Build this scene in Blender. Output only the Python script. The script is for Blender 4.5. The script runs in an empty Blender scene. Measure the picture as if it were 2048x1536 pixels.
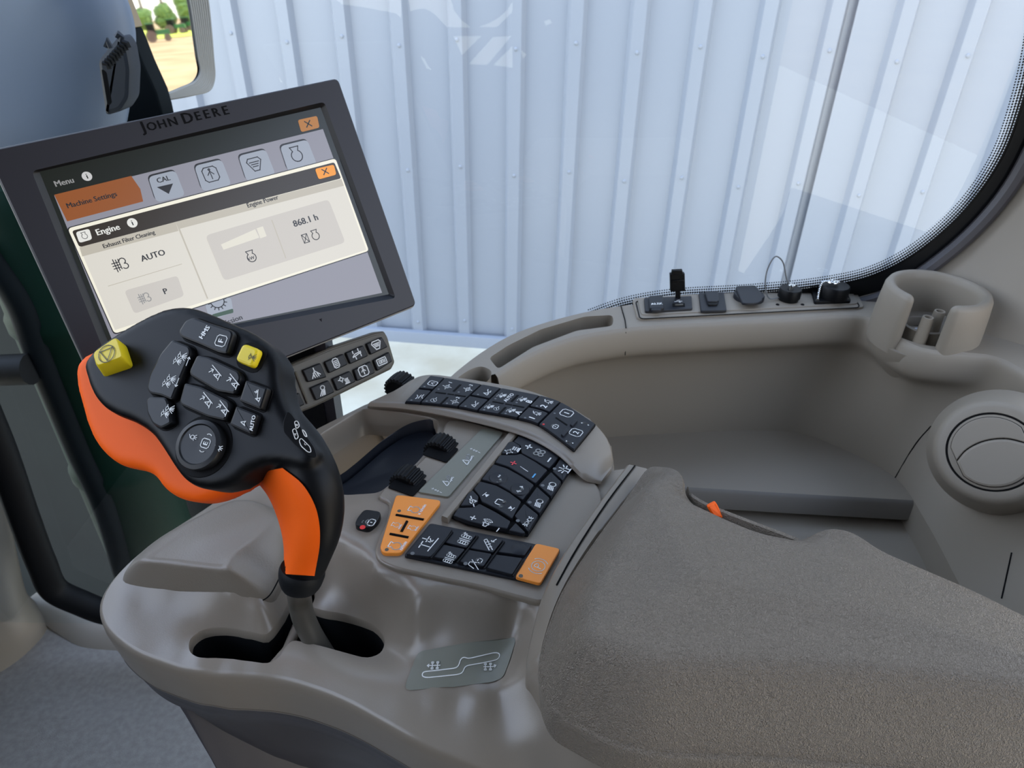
import bpy, math, random
import numpy as np
from mathutils import Vector as V, Matrix
from mathutils.geometry import delaunay_2d_cdt
random.seed(4)
# ---------------------------------------------------------------- camera, world, sun, exposure
FPX = 1380.0
TH = math.radians(32.4); PH = math.asin(.0138)
CAM = V((0, 0, 1.18))
_r0 = V((1, 0, 0)); _u0 = V((0, math.sin(TH), math.cos(TH))); FW = V((0, math.cos(TH), -math.sin(TH)))
RT = _r0 * math.cos(PH) + _u0 * math.sin(PH); UP = _u0 * math.cos(PH) - _r0 * math.sin(PH)
cam = bpy.data.cameras.new('camera'); camo = bpy.data.objects.new('camera', cam)
bpy.context.scene.collection.objects.link(camo)
M = Matrix((RT, UP, -FW)).transposed().to_4x4(); M.translation = CAM
camo.matrix_world = M
cam.sensor_width = 36; cam.lens = FPX / 2048 * 36; cam.clip_start = .01; cam.clip_end = 600
cam.dof.use_dof = True; cam.dof.focus_distance = .50; cam.dof.aperture_fstop = 16
SC = bpy.context.scene; SC.camera = camo
SC.view_settings.view_transform = 'Standard'; SC.view_settings.look = 'None'
SC.view_settings.gamma = 1; SC.view_settings.use_curve_mapping = False
EV = 0.0
SC.view_settings.exposure = EV
w = bpy.data.worlds.new('world'); SC.world = w; w.use_nodes = True
nt = w.node_tree; bg = nt.nodes['Background']
tc = nt.nodes.new('ShaderNodeTexCoord'); sp = nt.nodes.new('ShaderNodeSeparateXYZ'); cr = nt.nodes.new('ShaderNodeValToRGB')
nt.links.new(tc.outputs['Generated'], sp.inputs[0]); nt.links.new(sp.outputs[2], cr.inputs[0]); nt.links.new(cr.outputs[0], bg.inputs[0])
e = cr.color_ramp.elements
e[0].position = 0.0; e[0].color = (1.0, .96, .84, 1); e[1].position = .9; e[1].color = (.50, .66, 1.0, 1)
x = e.new(.25); x.color = (.80, .88, 1.0, 1)
bg.inputs[1].default_value = 3.5
mr_ = nt.nodes.new('ShaderNodeMapRange'); mr_.inputs[1].default_value = -1; mr_.inputs[2].default_value = 1; mr_.inputs[3].default_value = 1.3; mr_.inputs[4].default_value = .75
nt.links.new(sp.outputs[0], mr_.inputs[0]); vm = nt.nodes.new('ShaderNodeVectorMath'); vm.operation = 'SCALE'
nt.links.new(cr.outputs[0], vm.inputs[0]); nt.links.new(mr_.outputs[0], vm.inputs['Scale']); nt.links.new(vm.outputs[0], bg.inputs[0])
sun = bpy.data.lights.new('sun', 'SUN'); sun.energy = 5.0; sun.angle = .01; sun.color = (1, .95, .86)
so = bpy.data.objects.new('sun', sun); SC.collection.objects.link(so)
so.rotation_euler = V((-.15, .75, .9)).to_track_quat('Z', 'Y').to_euler()

# ---------------------------------------------------------------- pixel rays and planes
def ray(px, py): return FW + RT * ((px - 1024) / FPX) - UP * ((py - 768) / FPX)
def PZ(px, py, z): d = ray(px, py); return CAM + d * ((z - CAM.z) / d.z)
def PY(px, py, y): d = ray(px, py); return CAM + d * (y / d.y)
def zl(l): return [PZ(*p) for p in l]
class Pl:
    def __init__(s, p, n, ux=None): s.p = V(p); s.n = V(n).normalized(); s.ux = ux
    def at(s, px, py, off=0.0):
        d = ray(px, py); p = s.p + s.n * off
        return CAM + d * ((p - CAM).dot(s.n) / d.dot(s.n))
    def poly(s, l, off=0.0): return [s.at(x, y, off) for x, y in l]
    def fr(s, px, py, rd, size, off=0.0):     # frame at a point: right along image direction rd, half size in pixels
        o = s.at(px, py, off); L = math.hypot(*rd); q = s.at(px + rd[0] / L * size, py + rd[1] / L * size, off)
        r = q - o; sc = r.length; r.normalize(); return (o, r, s.n.cross(r), s.n, sc)
def crop(ox, oy, s): return lambda l: [(ox + x / s, oy + y / s) for x, y in l]

# ---------------------------------------------------------------- materials
def lin(c): return tuple((v / 255 / 12.92 if v / 255 <= .04045 else ((v / 255 + .055) / 1.055) ** 2.4) for v in c) + (1,)
MT = {}
def mat(name, c, rough=.5, metal=0, bump=None, spec=.5, emit=0, var=None, coat=0):
    m = bpy.data.materials.new(name); m.use_nodes = True; t = m.node_tree; b = t.nodes['Principled BSDF']
    b.inputs['Base Color'].default_value = lin(c); b.inputs['Roughness'].default_value = rough
    b.inputs['Metallic'].default_value = metal; b.inputs['Specular IOR Level'].default_value = spec
    b.inputs['Coat Weight'].default_value = coat
    if emit: b.inputs['Emission Color'].default_value = lin(c); b.inputs['Emission Strength'].default_value = emit; b.inputs['Base Color'].default_value = (.01, .01, .01, 1)
    if bump or var:
        o = t.nodes.new('ShaderNodeNewGeometry')
    if bump:
        kind, sc, st, dist = bump
        if kind == 'noise':
            n = t.nodes.new('ShaderNodeTexNoise'); n.inputs['Scale'].default_value = sc; n.inputs['Detail'].default_value = 3; out = n.outputs[0]
            t.links.new(o.outputs['Position'], n.inputs['Vector'])
        else:
            nz = t.nodes.new('ShaderNodeTexNoise'); nz.inputs['Scale'].default_value = sc * .6
            mx = t.nodes.new('ShaderNodeMixRGB'); mx.blend_type = 'LINEAR_LIGHT'; mx.inputs[0].default_value = .004
            t.links.new(o.outputs['Position'], nz.inputs['Vector']); t.links.new(o.outputs['Position'], mx.inputs[1]); t.links.new(nz.outputs['Color'], mx.inputs[2])
            n = t.nodes.new('ShaderNodeTexVoronoi'); n.inputs['Scale'].default_value = sc; n.feature = 'SMOOTH_F1'; n.inputs['Smoothness'].default_value = .35; out = n.outputs['Distance']
            t.links.new(mx.outputs[0], n.inputs['Vector'])
        bp = t.nodes.new('ShaderNodeBump'); bp.inputs['Strength'].default_value = st; bp.inputs['Distance'].default_value = dist
        t.links.new(out, bp.inputs['Height']); t.links.new(bp.outputs[0], b.inputs['Normal'])
    if var:
        sc, c2 = var
        n = t.nodes.new('ShaderNodeTexNoise'); n.inputs['Scale'].default_value = sc; n.inputs['Detail'].default_value = 6
        t.links.new(o.outputs['Position'], n.inputs['Vector'])
        r = t.nodes.new('ShaderNodeValToRGB'); r.color_ramp.elements[0].position = .35; r.color_ramp.elements[1].position = .65
        r.color_ramp.elements[0].color = lin(c); r.color_ramp.elements[1].color = lin(c2)
        t.links.new(n.outputs[0], r.inputs[0]); t.links.new(r.outputs[0], b.inputs['Base Color'])
    MT[name] = m; return m
mat('taupe', (134, 124, 111), .28, bump=('noise', 1400, .12, .0004))
mat('taupe_fine', (134, 126, 117), .40, bump=('noise', 1800, .15, .0004))
mat('trim', (140, 131, 118), .55, bump=('noise', 900, .10, .0004))
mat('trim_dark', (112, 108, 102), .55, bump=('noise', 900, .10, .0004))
mat('pad', (133, 122, 108), .42, bump=('voro', 720, .9, .0018))
mat('softpad', (130, 121, 109), .42, bump=('noise', 700, .30, .0006))
mat('skirt', (72, 70, 74), .5, bump=('noise', 900, .1, .0004))
mat('decal', (122, 122, 110), .35)
mat('black', (8, 9, 12), .46, spec=.22, bump=('noise', 2500, .06, .0002))
mat('liner', (22, 26, 34), .38)
mat('lining', (30, 29, 29), .95, spec=.1)
mat('key', (30, 32, 38), .45, spec=.35)
mat('keyb', (15, 16, 19), .42, spec=.35)
mat('gap', (6, 6, 8), .7, spec=.15)
mat('white', (235, 235, 232), .5)
mat('grey', (105, 108, 110), .5)
mat('red', (225, 40, 40), .4)
mat('redsym', (225, 70, 80), .4)
mat('blue', (90, 170, 220), .4)
mat('orange', (255, 100, 12), .6, spec=.25, bump=('noise', 1500, .05, .0002))
mat('amber', (246, 150, 58), .42)
mat('yellow', (226, 200, 28), .45, bump=('noise', 500, .1, .0003))
mat('yellowsym', (60, 55, 10), .5)
mat('bezel', (40, 38, 44), .45)
mat('bezel2', (18, 18, 22), .45)
mat('silver', (150, 147, 140), .40)
mat('olive', (88, 82, 70), .45)
mat('chrome', (225, 225, 222), .22, metal=1)
mat('steel', (90, 86, 78), .45, metal=.3)
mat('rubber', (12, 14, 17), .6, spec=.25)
mat('slate', (112, 124, 142), .40, bump=('noise', 40, .1, .002))
mat('slatecap', (38, 43, 52), .55)
mat('darkout', (12, 18, 22), .75, spec=.15, var=(3, (17, 24, 27)))
mat('green', (8, 40, 28), .6, spec=.2)
mat('carpet', (156, 151, 144), .95, bump=('noise', 1200, .9, .003), var=(90, (170, 165, 158)))
mat('siding', (146, 152, 162), .36)
mat('gravel', (198, 186, 160), .9, var=(3, (222, 214, 192)))
mat('sand', (170, 132, 86), .95, var=(.2, (195, 160, 112)))
mat('leaf', (66, 92, 34), .8, var=(1.5, (110, 130, 60)))
mat('tgreen', (22, 90, 40), .4)
mat('tyellow', (200, 140, 20), .5)
mat('tyre', (95, 75, 68), .9)
mat('field', (200, 205, 70), .9)
mat('mirror', (235, 235, 230), .02, metal=1)
mat('tan', (150, 132, 106), .6)
mat('sticker', (205, 210, 214), .4, var=(300, (150, 160, 175)))
g = bpy.data.materials.new('glass'); g.use_nodes = True; t = g.node_tree; t.nodes.remove(t.nodes['Principled BSDF'])
a = t.nodes.new('ShaderNodeBsdfTransparent'); a.inputs[0].default_value = (.90, .95, .97, 1); b = t.nodes.new('ShaderNodeBsdfGlossy'); b.inputs['Roughness'].default_value = .01
fn = t.nodes.new('ShaderNodeFresnel'); fn.inputs[0].default_value = 1.45; mx = t.nodes.new('ShaderNodeMixShader')
t.links.new(fn.outputs[0], mx.inputs[0]); t.links.new(a.outputs[0], mx.inputs[1]); t.links.new(b.outputs[0], mx.inputs[2]); t.links.new(mx.outputs[0], t.nodes['Material Output'].inputs[0])
MT['glass'] = g

# ---------------------------------------------------------------- mesh helpers
def sm(pts, k=6, closed=False):
    pts = [V(p) for p in pts]; n = len(pts); out = []
    rng = range(n if closed else n - 1)
    for i in rng:
        p1, p2 = pts[i], pts[(i + 1) % n]
        p0 = pts[i - 1] if (closed or i > 0) else p1 * 2 - p2
        p3 = pts[(i + 2) % n] if (closed or i + 2 < n) else p2 * 2 - p1
        t1 = max((p1 - p0).length, 1e-9) ** .5; t2 = max((p2 - p1).length, 1e-9) ** .5; t3 = max((p3 - p2).length, 1e-9) ** .5
        m1 = ((p1 - p0) / t1 - (p2 - p0) / (t1 + t2) + (p2 - p1) / t2) * t2
        m2 = ((p2 - p1) / t2 - (p3 - p1) / (t2 + t3) + (p3 - p2) / t3) * t2
        for j in range(k):
            u = j / k; u2 = u * u; u3 = u2 * u
            out.append(p1 * (2 * u3 - 3 * u2 + 1) + m1 * (u3 - 2 * u2 + u) + p2 * (3 * u2 - 2 * u3) + m2 * (u3 - u2))
    if not closed: out.append(pts[-1])
    return out
def rs(pts, n, closed=False):
    P = [V(p) for p in pts] + ([V(pts[0])] if closed else [])
    L = [0]
    for i in range(1, len(P)): L.append(L[-1] + (P[i] - P[i - 1]).length)
    out = []; j = 0; m = n if closed else n - 1
    for i in range(n):
        s = L[-1] * i / m
        while j < len(L) - 2 and L[j + 1] < s: j += 1
        d = L[j + 1] - L[j]; out.append(P[j].lerp(P[j + 1], 0 if d == 0 else min(1, (s - L[j]) / d)))
    return out
def rnd(poly, r, k=4):
    out = []; n = len(poly)
    for i in range(n):
        a, b, c = V(poly[i - 1]), V(poly[i]), V(poly[(i + 1) % n])
        da = a - b; dc = c - b; ra = min(r, da.length * .45); rc = min(r, dc.length * .45)
        p = b + da.normalized() * ra; q = b + dc.normalized() * rc
        for j in range(k + 1):
            u = j / k; out.append(p * (1 - u) ** 2 + b * (2 * u * (1 - u)) + q * u * u)
    return out
def newell(p):
    n = V((0, 0, 0))
    for i in range(len(p)): n += p[i - 1].cross(p[i])
    return n
def inset(poly, n, d):
    out = []; m = len(poly)
    for i in range(m):
        a, b, c = poly[i - 1], poly[i], poly[(i + 1) % m]
        e1 = (b - a); e2 = (c - b)
        if e1.length < 1e-8: e1 = e2
        if e2.length < 1e-8: e2 = e1
        n1 = n.cross(e1).normalized(); n2 = n.cross(e2).normalized(); h = n1 + n2
        h = h / max(h.length_squared, .6) * 2
        out.append(b + h * d * .5 * 1.0 if h.length < 1e-9 else b + h * d)
    return out
class MB:
    def __init__(s): s.v = []; s.f = []; s.m = []; s.mats = []
    def mi(s, name):
        if name not in s.mats: s.mats.append(name)
        return s.mats.index(name)
    def add(s, vs, fs, m):
        o = len(s.v); s.v += [V(v) for v in vs]; s.f += [tuple(o + i for i in f) for f in fs]; s.m += [s.mi(m)] * len(fs)
    def poly(s, p, m, n=None):
        p = list(p)
        if n is not None and newell(p).dot(n) < 0: p.reverse()
        s.add(p, [tuple(range(len(p)))], m)
    def grid(s, rows, m, closed=False, flip=False):
        R = len(rows); N = len(rows[0]); vs = [p for r in rows for p in r]; fs = []
        for i in range(R - 1):
            for j in range(N if closed else N - 1):
                k = (j + 1) % N; q = (i * N + j, i * N + k, (i + 1) * N + k, (i + 1) * N + j)
                fs.append(q[::-1] if flip else q)
        s.add(vs, fs, m)
    def slab(s, poly, n, h, m, b=None, base=0.0, top=None, dome=0, bottom=False):
        p = list(poly); n = V(n).normalized()
        if newell(p).dot(n) < 0: p.reverse()
        b = min(h * .5, .0008) if b is None else b
        rows = [[q + n * base for q in p], [q + n * (base + h - b) for q in p], [q + n * (base + h - b * .3) for q in inset(p, n, b * .3)], [q + n * (base + h) for q in inset(p, n, b)]]
        s.grid(rows, m, True); s.add(rows[-1], [tuple(range(len(p)))], top or m)
        if bottom: s.add(rows[0], [tuple(range(len(p)))[::-1]], m)
    def surf(s, rows, m, nu=40, kv=5, flip=False, closed=False, smooth_v=True):
        rr = [rs(sm(r, 8, closed), nu, closed) for r in rows]
        if smooth_v:
            cols = [sm([r[i] for r in rr], kv) for i in range(nu)]; rr = [[c[j] for c in cols] for j in range(len(cols[0]))]
        s.grid(rr, m, closed, flip); return rr
    def tube(s, path, rad, m, n=10, caps=True, closed=False):
        P = [V(p) for p in path]; N = len(P); rad = rad if isinstance(rad, (list, tuple)) else [rad] * N
        rows = []; prev = None
        for i in range(N):
            t = (P[(i + 1) % N] - P[i - 1]) if (closed or 0 < i < N - 1) else (P[1] - P[0] if i == 0 else P[-1] - P[-2])
            t.normalize()
            u = (prev - t * prev.dot(t)) if prev is not None else t.orthogonal()
            u.normalize(); prev = u; v = t.cross(u)
            rows.append([P[i] + (u * math.cos(a) + v * math.sin(a)) * rad[i] for a in [2 * math.pi * j / n for j in range(n)]])
        if closed: rows.append(rows[0])
        s.grid(rows, m, True)
        if caps and not closed: s.add(rows[0], [tuple(range(n))[::-1]], m); s.add(rows[-1], [tuple(range(n))], m)
    def lathe(s, c, ax, prof, m, n=32, a0=0, a1=None, ref=None, ell=1):
        c = V(c); ax = V(ax).normalized(); u = (V(ref) - ax * V(ref).dot(ax)).normalized() if ref else ax.orthogonal().normalized(); v = ax.cross(u)
        full = a1 is None; a1 = a0 + 2 * math.pi if full else a1
        A = [a0 + (a1 - a0) * j / (n if full else n - 1) for j in range(n)]
        rows = [[c + ax * z + (u * math.cos(a) + v * math.sin(a) * ell) * r for a in A] for r, z in prof]
        s.grid(rows, m, full)
        if full and prof[-1][0] > 1e-6: s.add(rows[-1], [tuple(range(n))], m)
    def box(s, c, ux, uy, uz, m):
        c = V(c); vs = [c + ux * i + uy * j + uz * k for i in (-1, 1) for j in (-1, 1) for k in (-1, 1)]
        s.add(vs, [(0, 1, 3, 2), (4, 6, 7, 5), (0, 4, 5, 1), (2, 3, 7, 6), (0, 2, 6, 4), (1, 5, 7, 3)], m)
    def stroke(s, F, lines, m, wd=.16, lift=.00012):
        o, r, u, n, sc = F
        for L in lines:
            for i in range(len(L) - 1):
                a = V((L[i][0], L[i][1])); b = V((L[i + 1][0], L[i + 1][1])); d = (b - a)
                if d.length < 1e-6: continue
                d.normalize(); q = V((-d.y, d.x)) * wd / 2; e = d * wd / 2
                P = [a - e - q, b + e - q, b + e + q, a - e + q]
                s.add([o + (r * p.x + u * p.y) * sc + n * lift for p in P], [(0, 1, 2, 3)], m)
    def shape(s, F, poly, m, lift=.00012):
        o, r, u, n, sc = F; p = [o + (r * x + u * y) * sc + n * lift for x, y in poly]; s.poly(p, m, n)
    def text(s, F, st, m, size=1.0, lift=.00014, sx=1.0):
        vs, fs, w, h = glyphs(st); o, r, u, n, sc = F; k = size * sc
        [s.add([o + (r * ((x - w / 2 + e) * sx) + u * (y - h / 2 + g_)) * k + n * (lift + q * 2e-6) for x, y in vs], fs, m) for q, (e, g_) in enumerate(((-.03, 0), (.03, 0), (0, .016)))]
    def build(s, name, parent=None, angle=40, label=None, flat=False):
        c = sum(s.v, V((0, 0, 0))) / len(s.v)
        me = bpy.data.meshes.new(name); me.from_pydata([v - c for v in s.v], [], s.f)
        for k in s.mats: me.materials.append(MT[k])
        me.polygons.foreach_set('material_index', s.m)
        if not flat:
            me.polygons.foreach_set('use_smooth', [len(f) <= 4 for f in s.f]); me.set_sharp_from_angle(angle=math.radians(angle))
        me.update(); o = bpy.data.objects.new(name, me); SC.collection.objects.link(o); o.location = c
        if parent is not None:
            o.parent = parent; pm = Matrix.Translation(WL[parent.name]); o.matrix_parent_inverse = pm.inverted()
        WL[o.name] = V(c) if parent is None else V(c)
        if label: o['label'] = label
        return o
WL = {}
_g = {}
def glyphs(st):
    if st not in _g:
        c = bpy.data.curves.new('t', 'FONT'); c.body = st; c.resolution_u = 2
        o = bpy.data.objects.new('t', c); SC.collection.objects.link(o)
        me = bpy.data.meshes.new_from_object(o.evaluated_get(bpy.context.evaluated_depsgraph_get())) if False else None
        dg = bpy.context.evaluated_depsgraph_get(); me = bpy.data.meshes.new_from_object(o.evaluated_get(dg))
        vs = [(v.co.x, v.co.y) for v in me.vertices]; fs = [tuple(p.vertices) for p in me.polygons]
        bpy.data.objects.remove(o); bpy.data.curves.remove(c); bpy.data.meshes.remove(me)
        _g[st] = (vs, fs, max(v[0] for v in vs) + min(v[0] for v in vs), max(v[1] for v in vs) + min(v[1] for v in vs))
    return _g[st]
def thing(name, loc, label, cat, group=None):
    o = bpy.data.objects.new(name, None); SC.collection.objects.link(o); o.location = loc; o.empty_display_size = .02
    WL[o.name] = V(loc); o['label'] = label; o['category'] = cat
    if group: o['group'] = group
    return o
def tag(o, label, cat, group=None):
    o['label'] = label; o['category'] = cat
    if group: o['group'] = group
    return o
def struct(o): o['kind'] = 'structure'; return o
def tps(pts, lam=1.5e-4):
    P = np.array([[p[0], p[1]] for p in pts]); z = np.array([p[2] for p in pts]); n = len(P)
    def U(r2): return r2 * np.log(r2 + 1e-12)
    K = U(((P[:, None] - P[None]) ** 2).sum(-1)) + np.eye(n) * lam
    Q = np.hstack([np.ones((n, 1)), P]); A = np.block([[K, Q], [Q.T, np.zeros((3, 3))]])
    s = np.linalg.solve(A, np.concatenate([z, np.zeros(3)]))
    def f(x, y):
        d = U((P[:, 0] - x) ** 2 + (P[:, 1] - y) ** 2); return float(d @ s[:n] + s[n] + s[n + 1] * x + s[n + 2] * y)
    return f
def inpoly(x, y, p):
    c = False; n = len(p); j = n - 1
    for i in range(n):
        if (p[i][1] > y) != (p[j][1] > y) and x < (p[j][0] - p[i][0]) * (y - p[i][1]) / (p[j][1] - p[i][1]) + p[i][0]: c = not c
        j = i
    return c
def terrain(mb, outline, holes, zf, m, step=.004):
    loops = [outline] + holes; co = []; ed = []
    for L in loops:
        o = len(co); co += [V((p[0], p[1])) for p in L]; ed += [(o + i, o + (i + 1) % len(L)) for i in range(len(L))]
    xs = [p[0] for p in outline]; ys = [p[1] for p in outline]
    B = np.array([[c.x, c.y] for c in co]); x = min(xs); row = 0
    while x < max(xs):
        y = min(ys) + (row % 2) * step / 2
        while y < max(ys):
            if inpoly(x, y, outline) and not any(inpoly(x, y, h) for h in holes) and ((B - (x, y)) ** 2).sum(1).min() > (step * .6) ** 2: co.append(V((x, y)))
            y += step
        x += step * .87; row += 1
    vs, _, fs, *_ = delaunay_2d_cdt(co, ed, [], 0, 1e-7)
    F = []
    for f in fs:
        cx = sum(vs[i].x for i in f) / 3; cy = sum(vs[i].y for i in f) / 3
        if inpoly(cx, cy, outline) and not any(inpoly(cx, cy, h) for h in holes):
            a, b, c = (vs[i] for i in f)
            F.append(tuple(f) if (b - a).cross(c - a) > 0 else tuple(f)[::-1])
    mb.add([(v.x, v.y, zf(v.x, v.y)) for v in vs], F, m)
def outn(curve, closed=False):       # plan normals to the right of travel
    N = len(curve); out = []
    for i in range(N):
        a = curve[i - 1] if (closed or i) else curve[0]; b = curve[(i + 1) % N] if (closed or i < N - 1) else curve[-1]
        t = V((b.x - a.x, b.y - a.y, 0)).normalized(); out.append(V((t.y, -t.x, 0)))
    return out
def edge(mb, curve, prof, m, closed=False, side=1):
    N = outn(curve, closed); rows = [[p + n * side * a + V((0, 0, b)) for p, n in zip(curve, N)] for a, b in prof]
    mb.grid(rows, m, closed, flip=side < 0)
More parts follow.
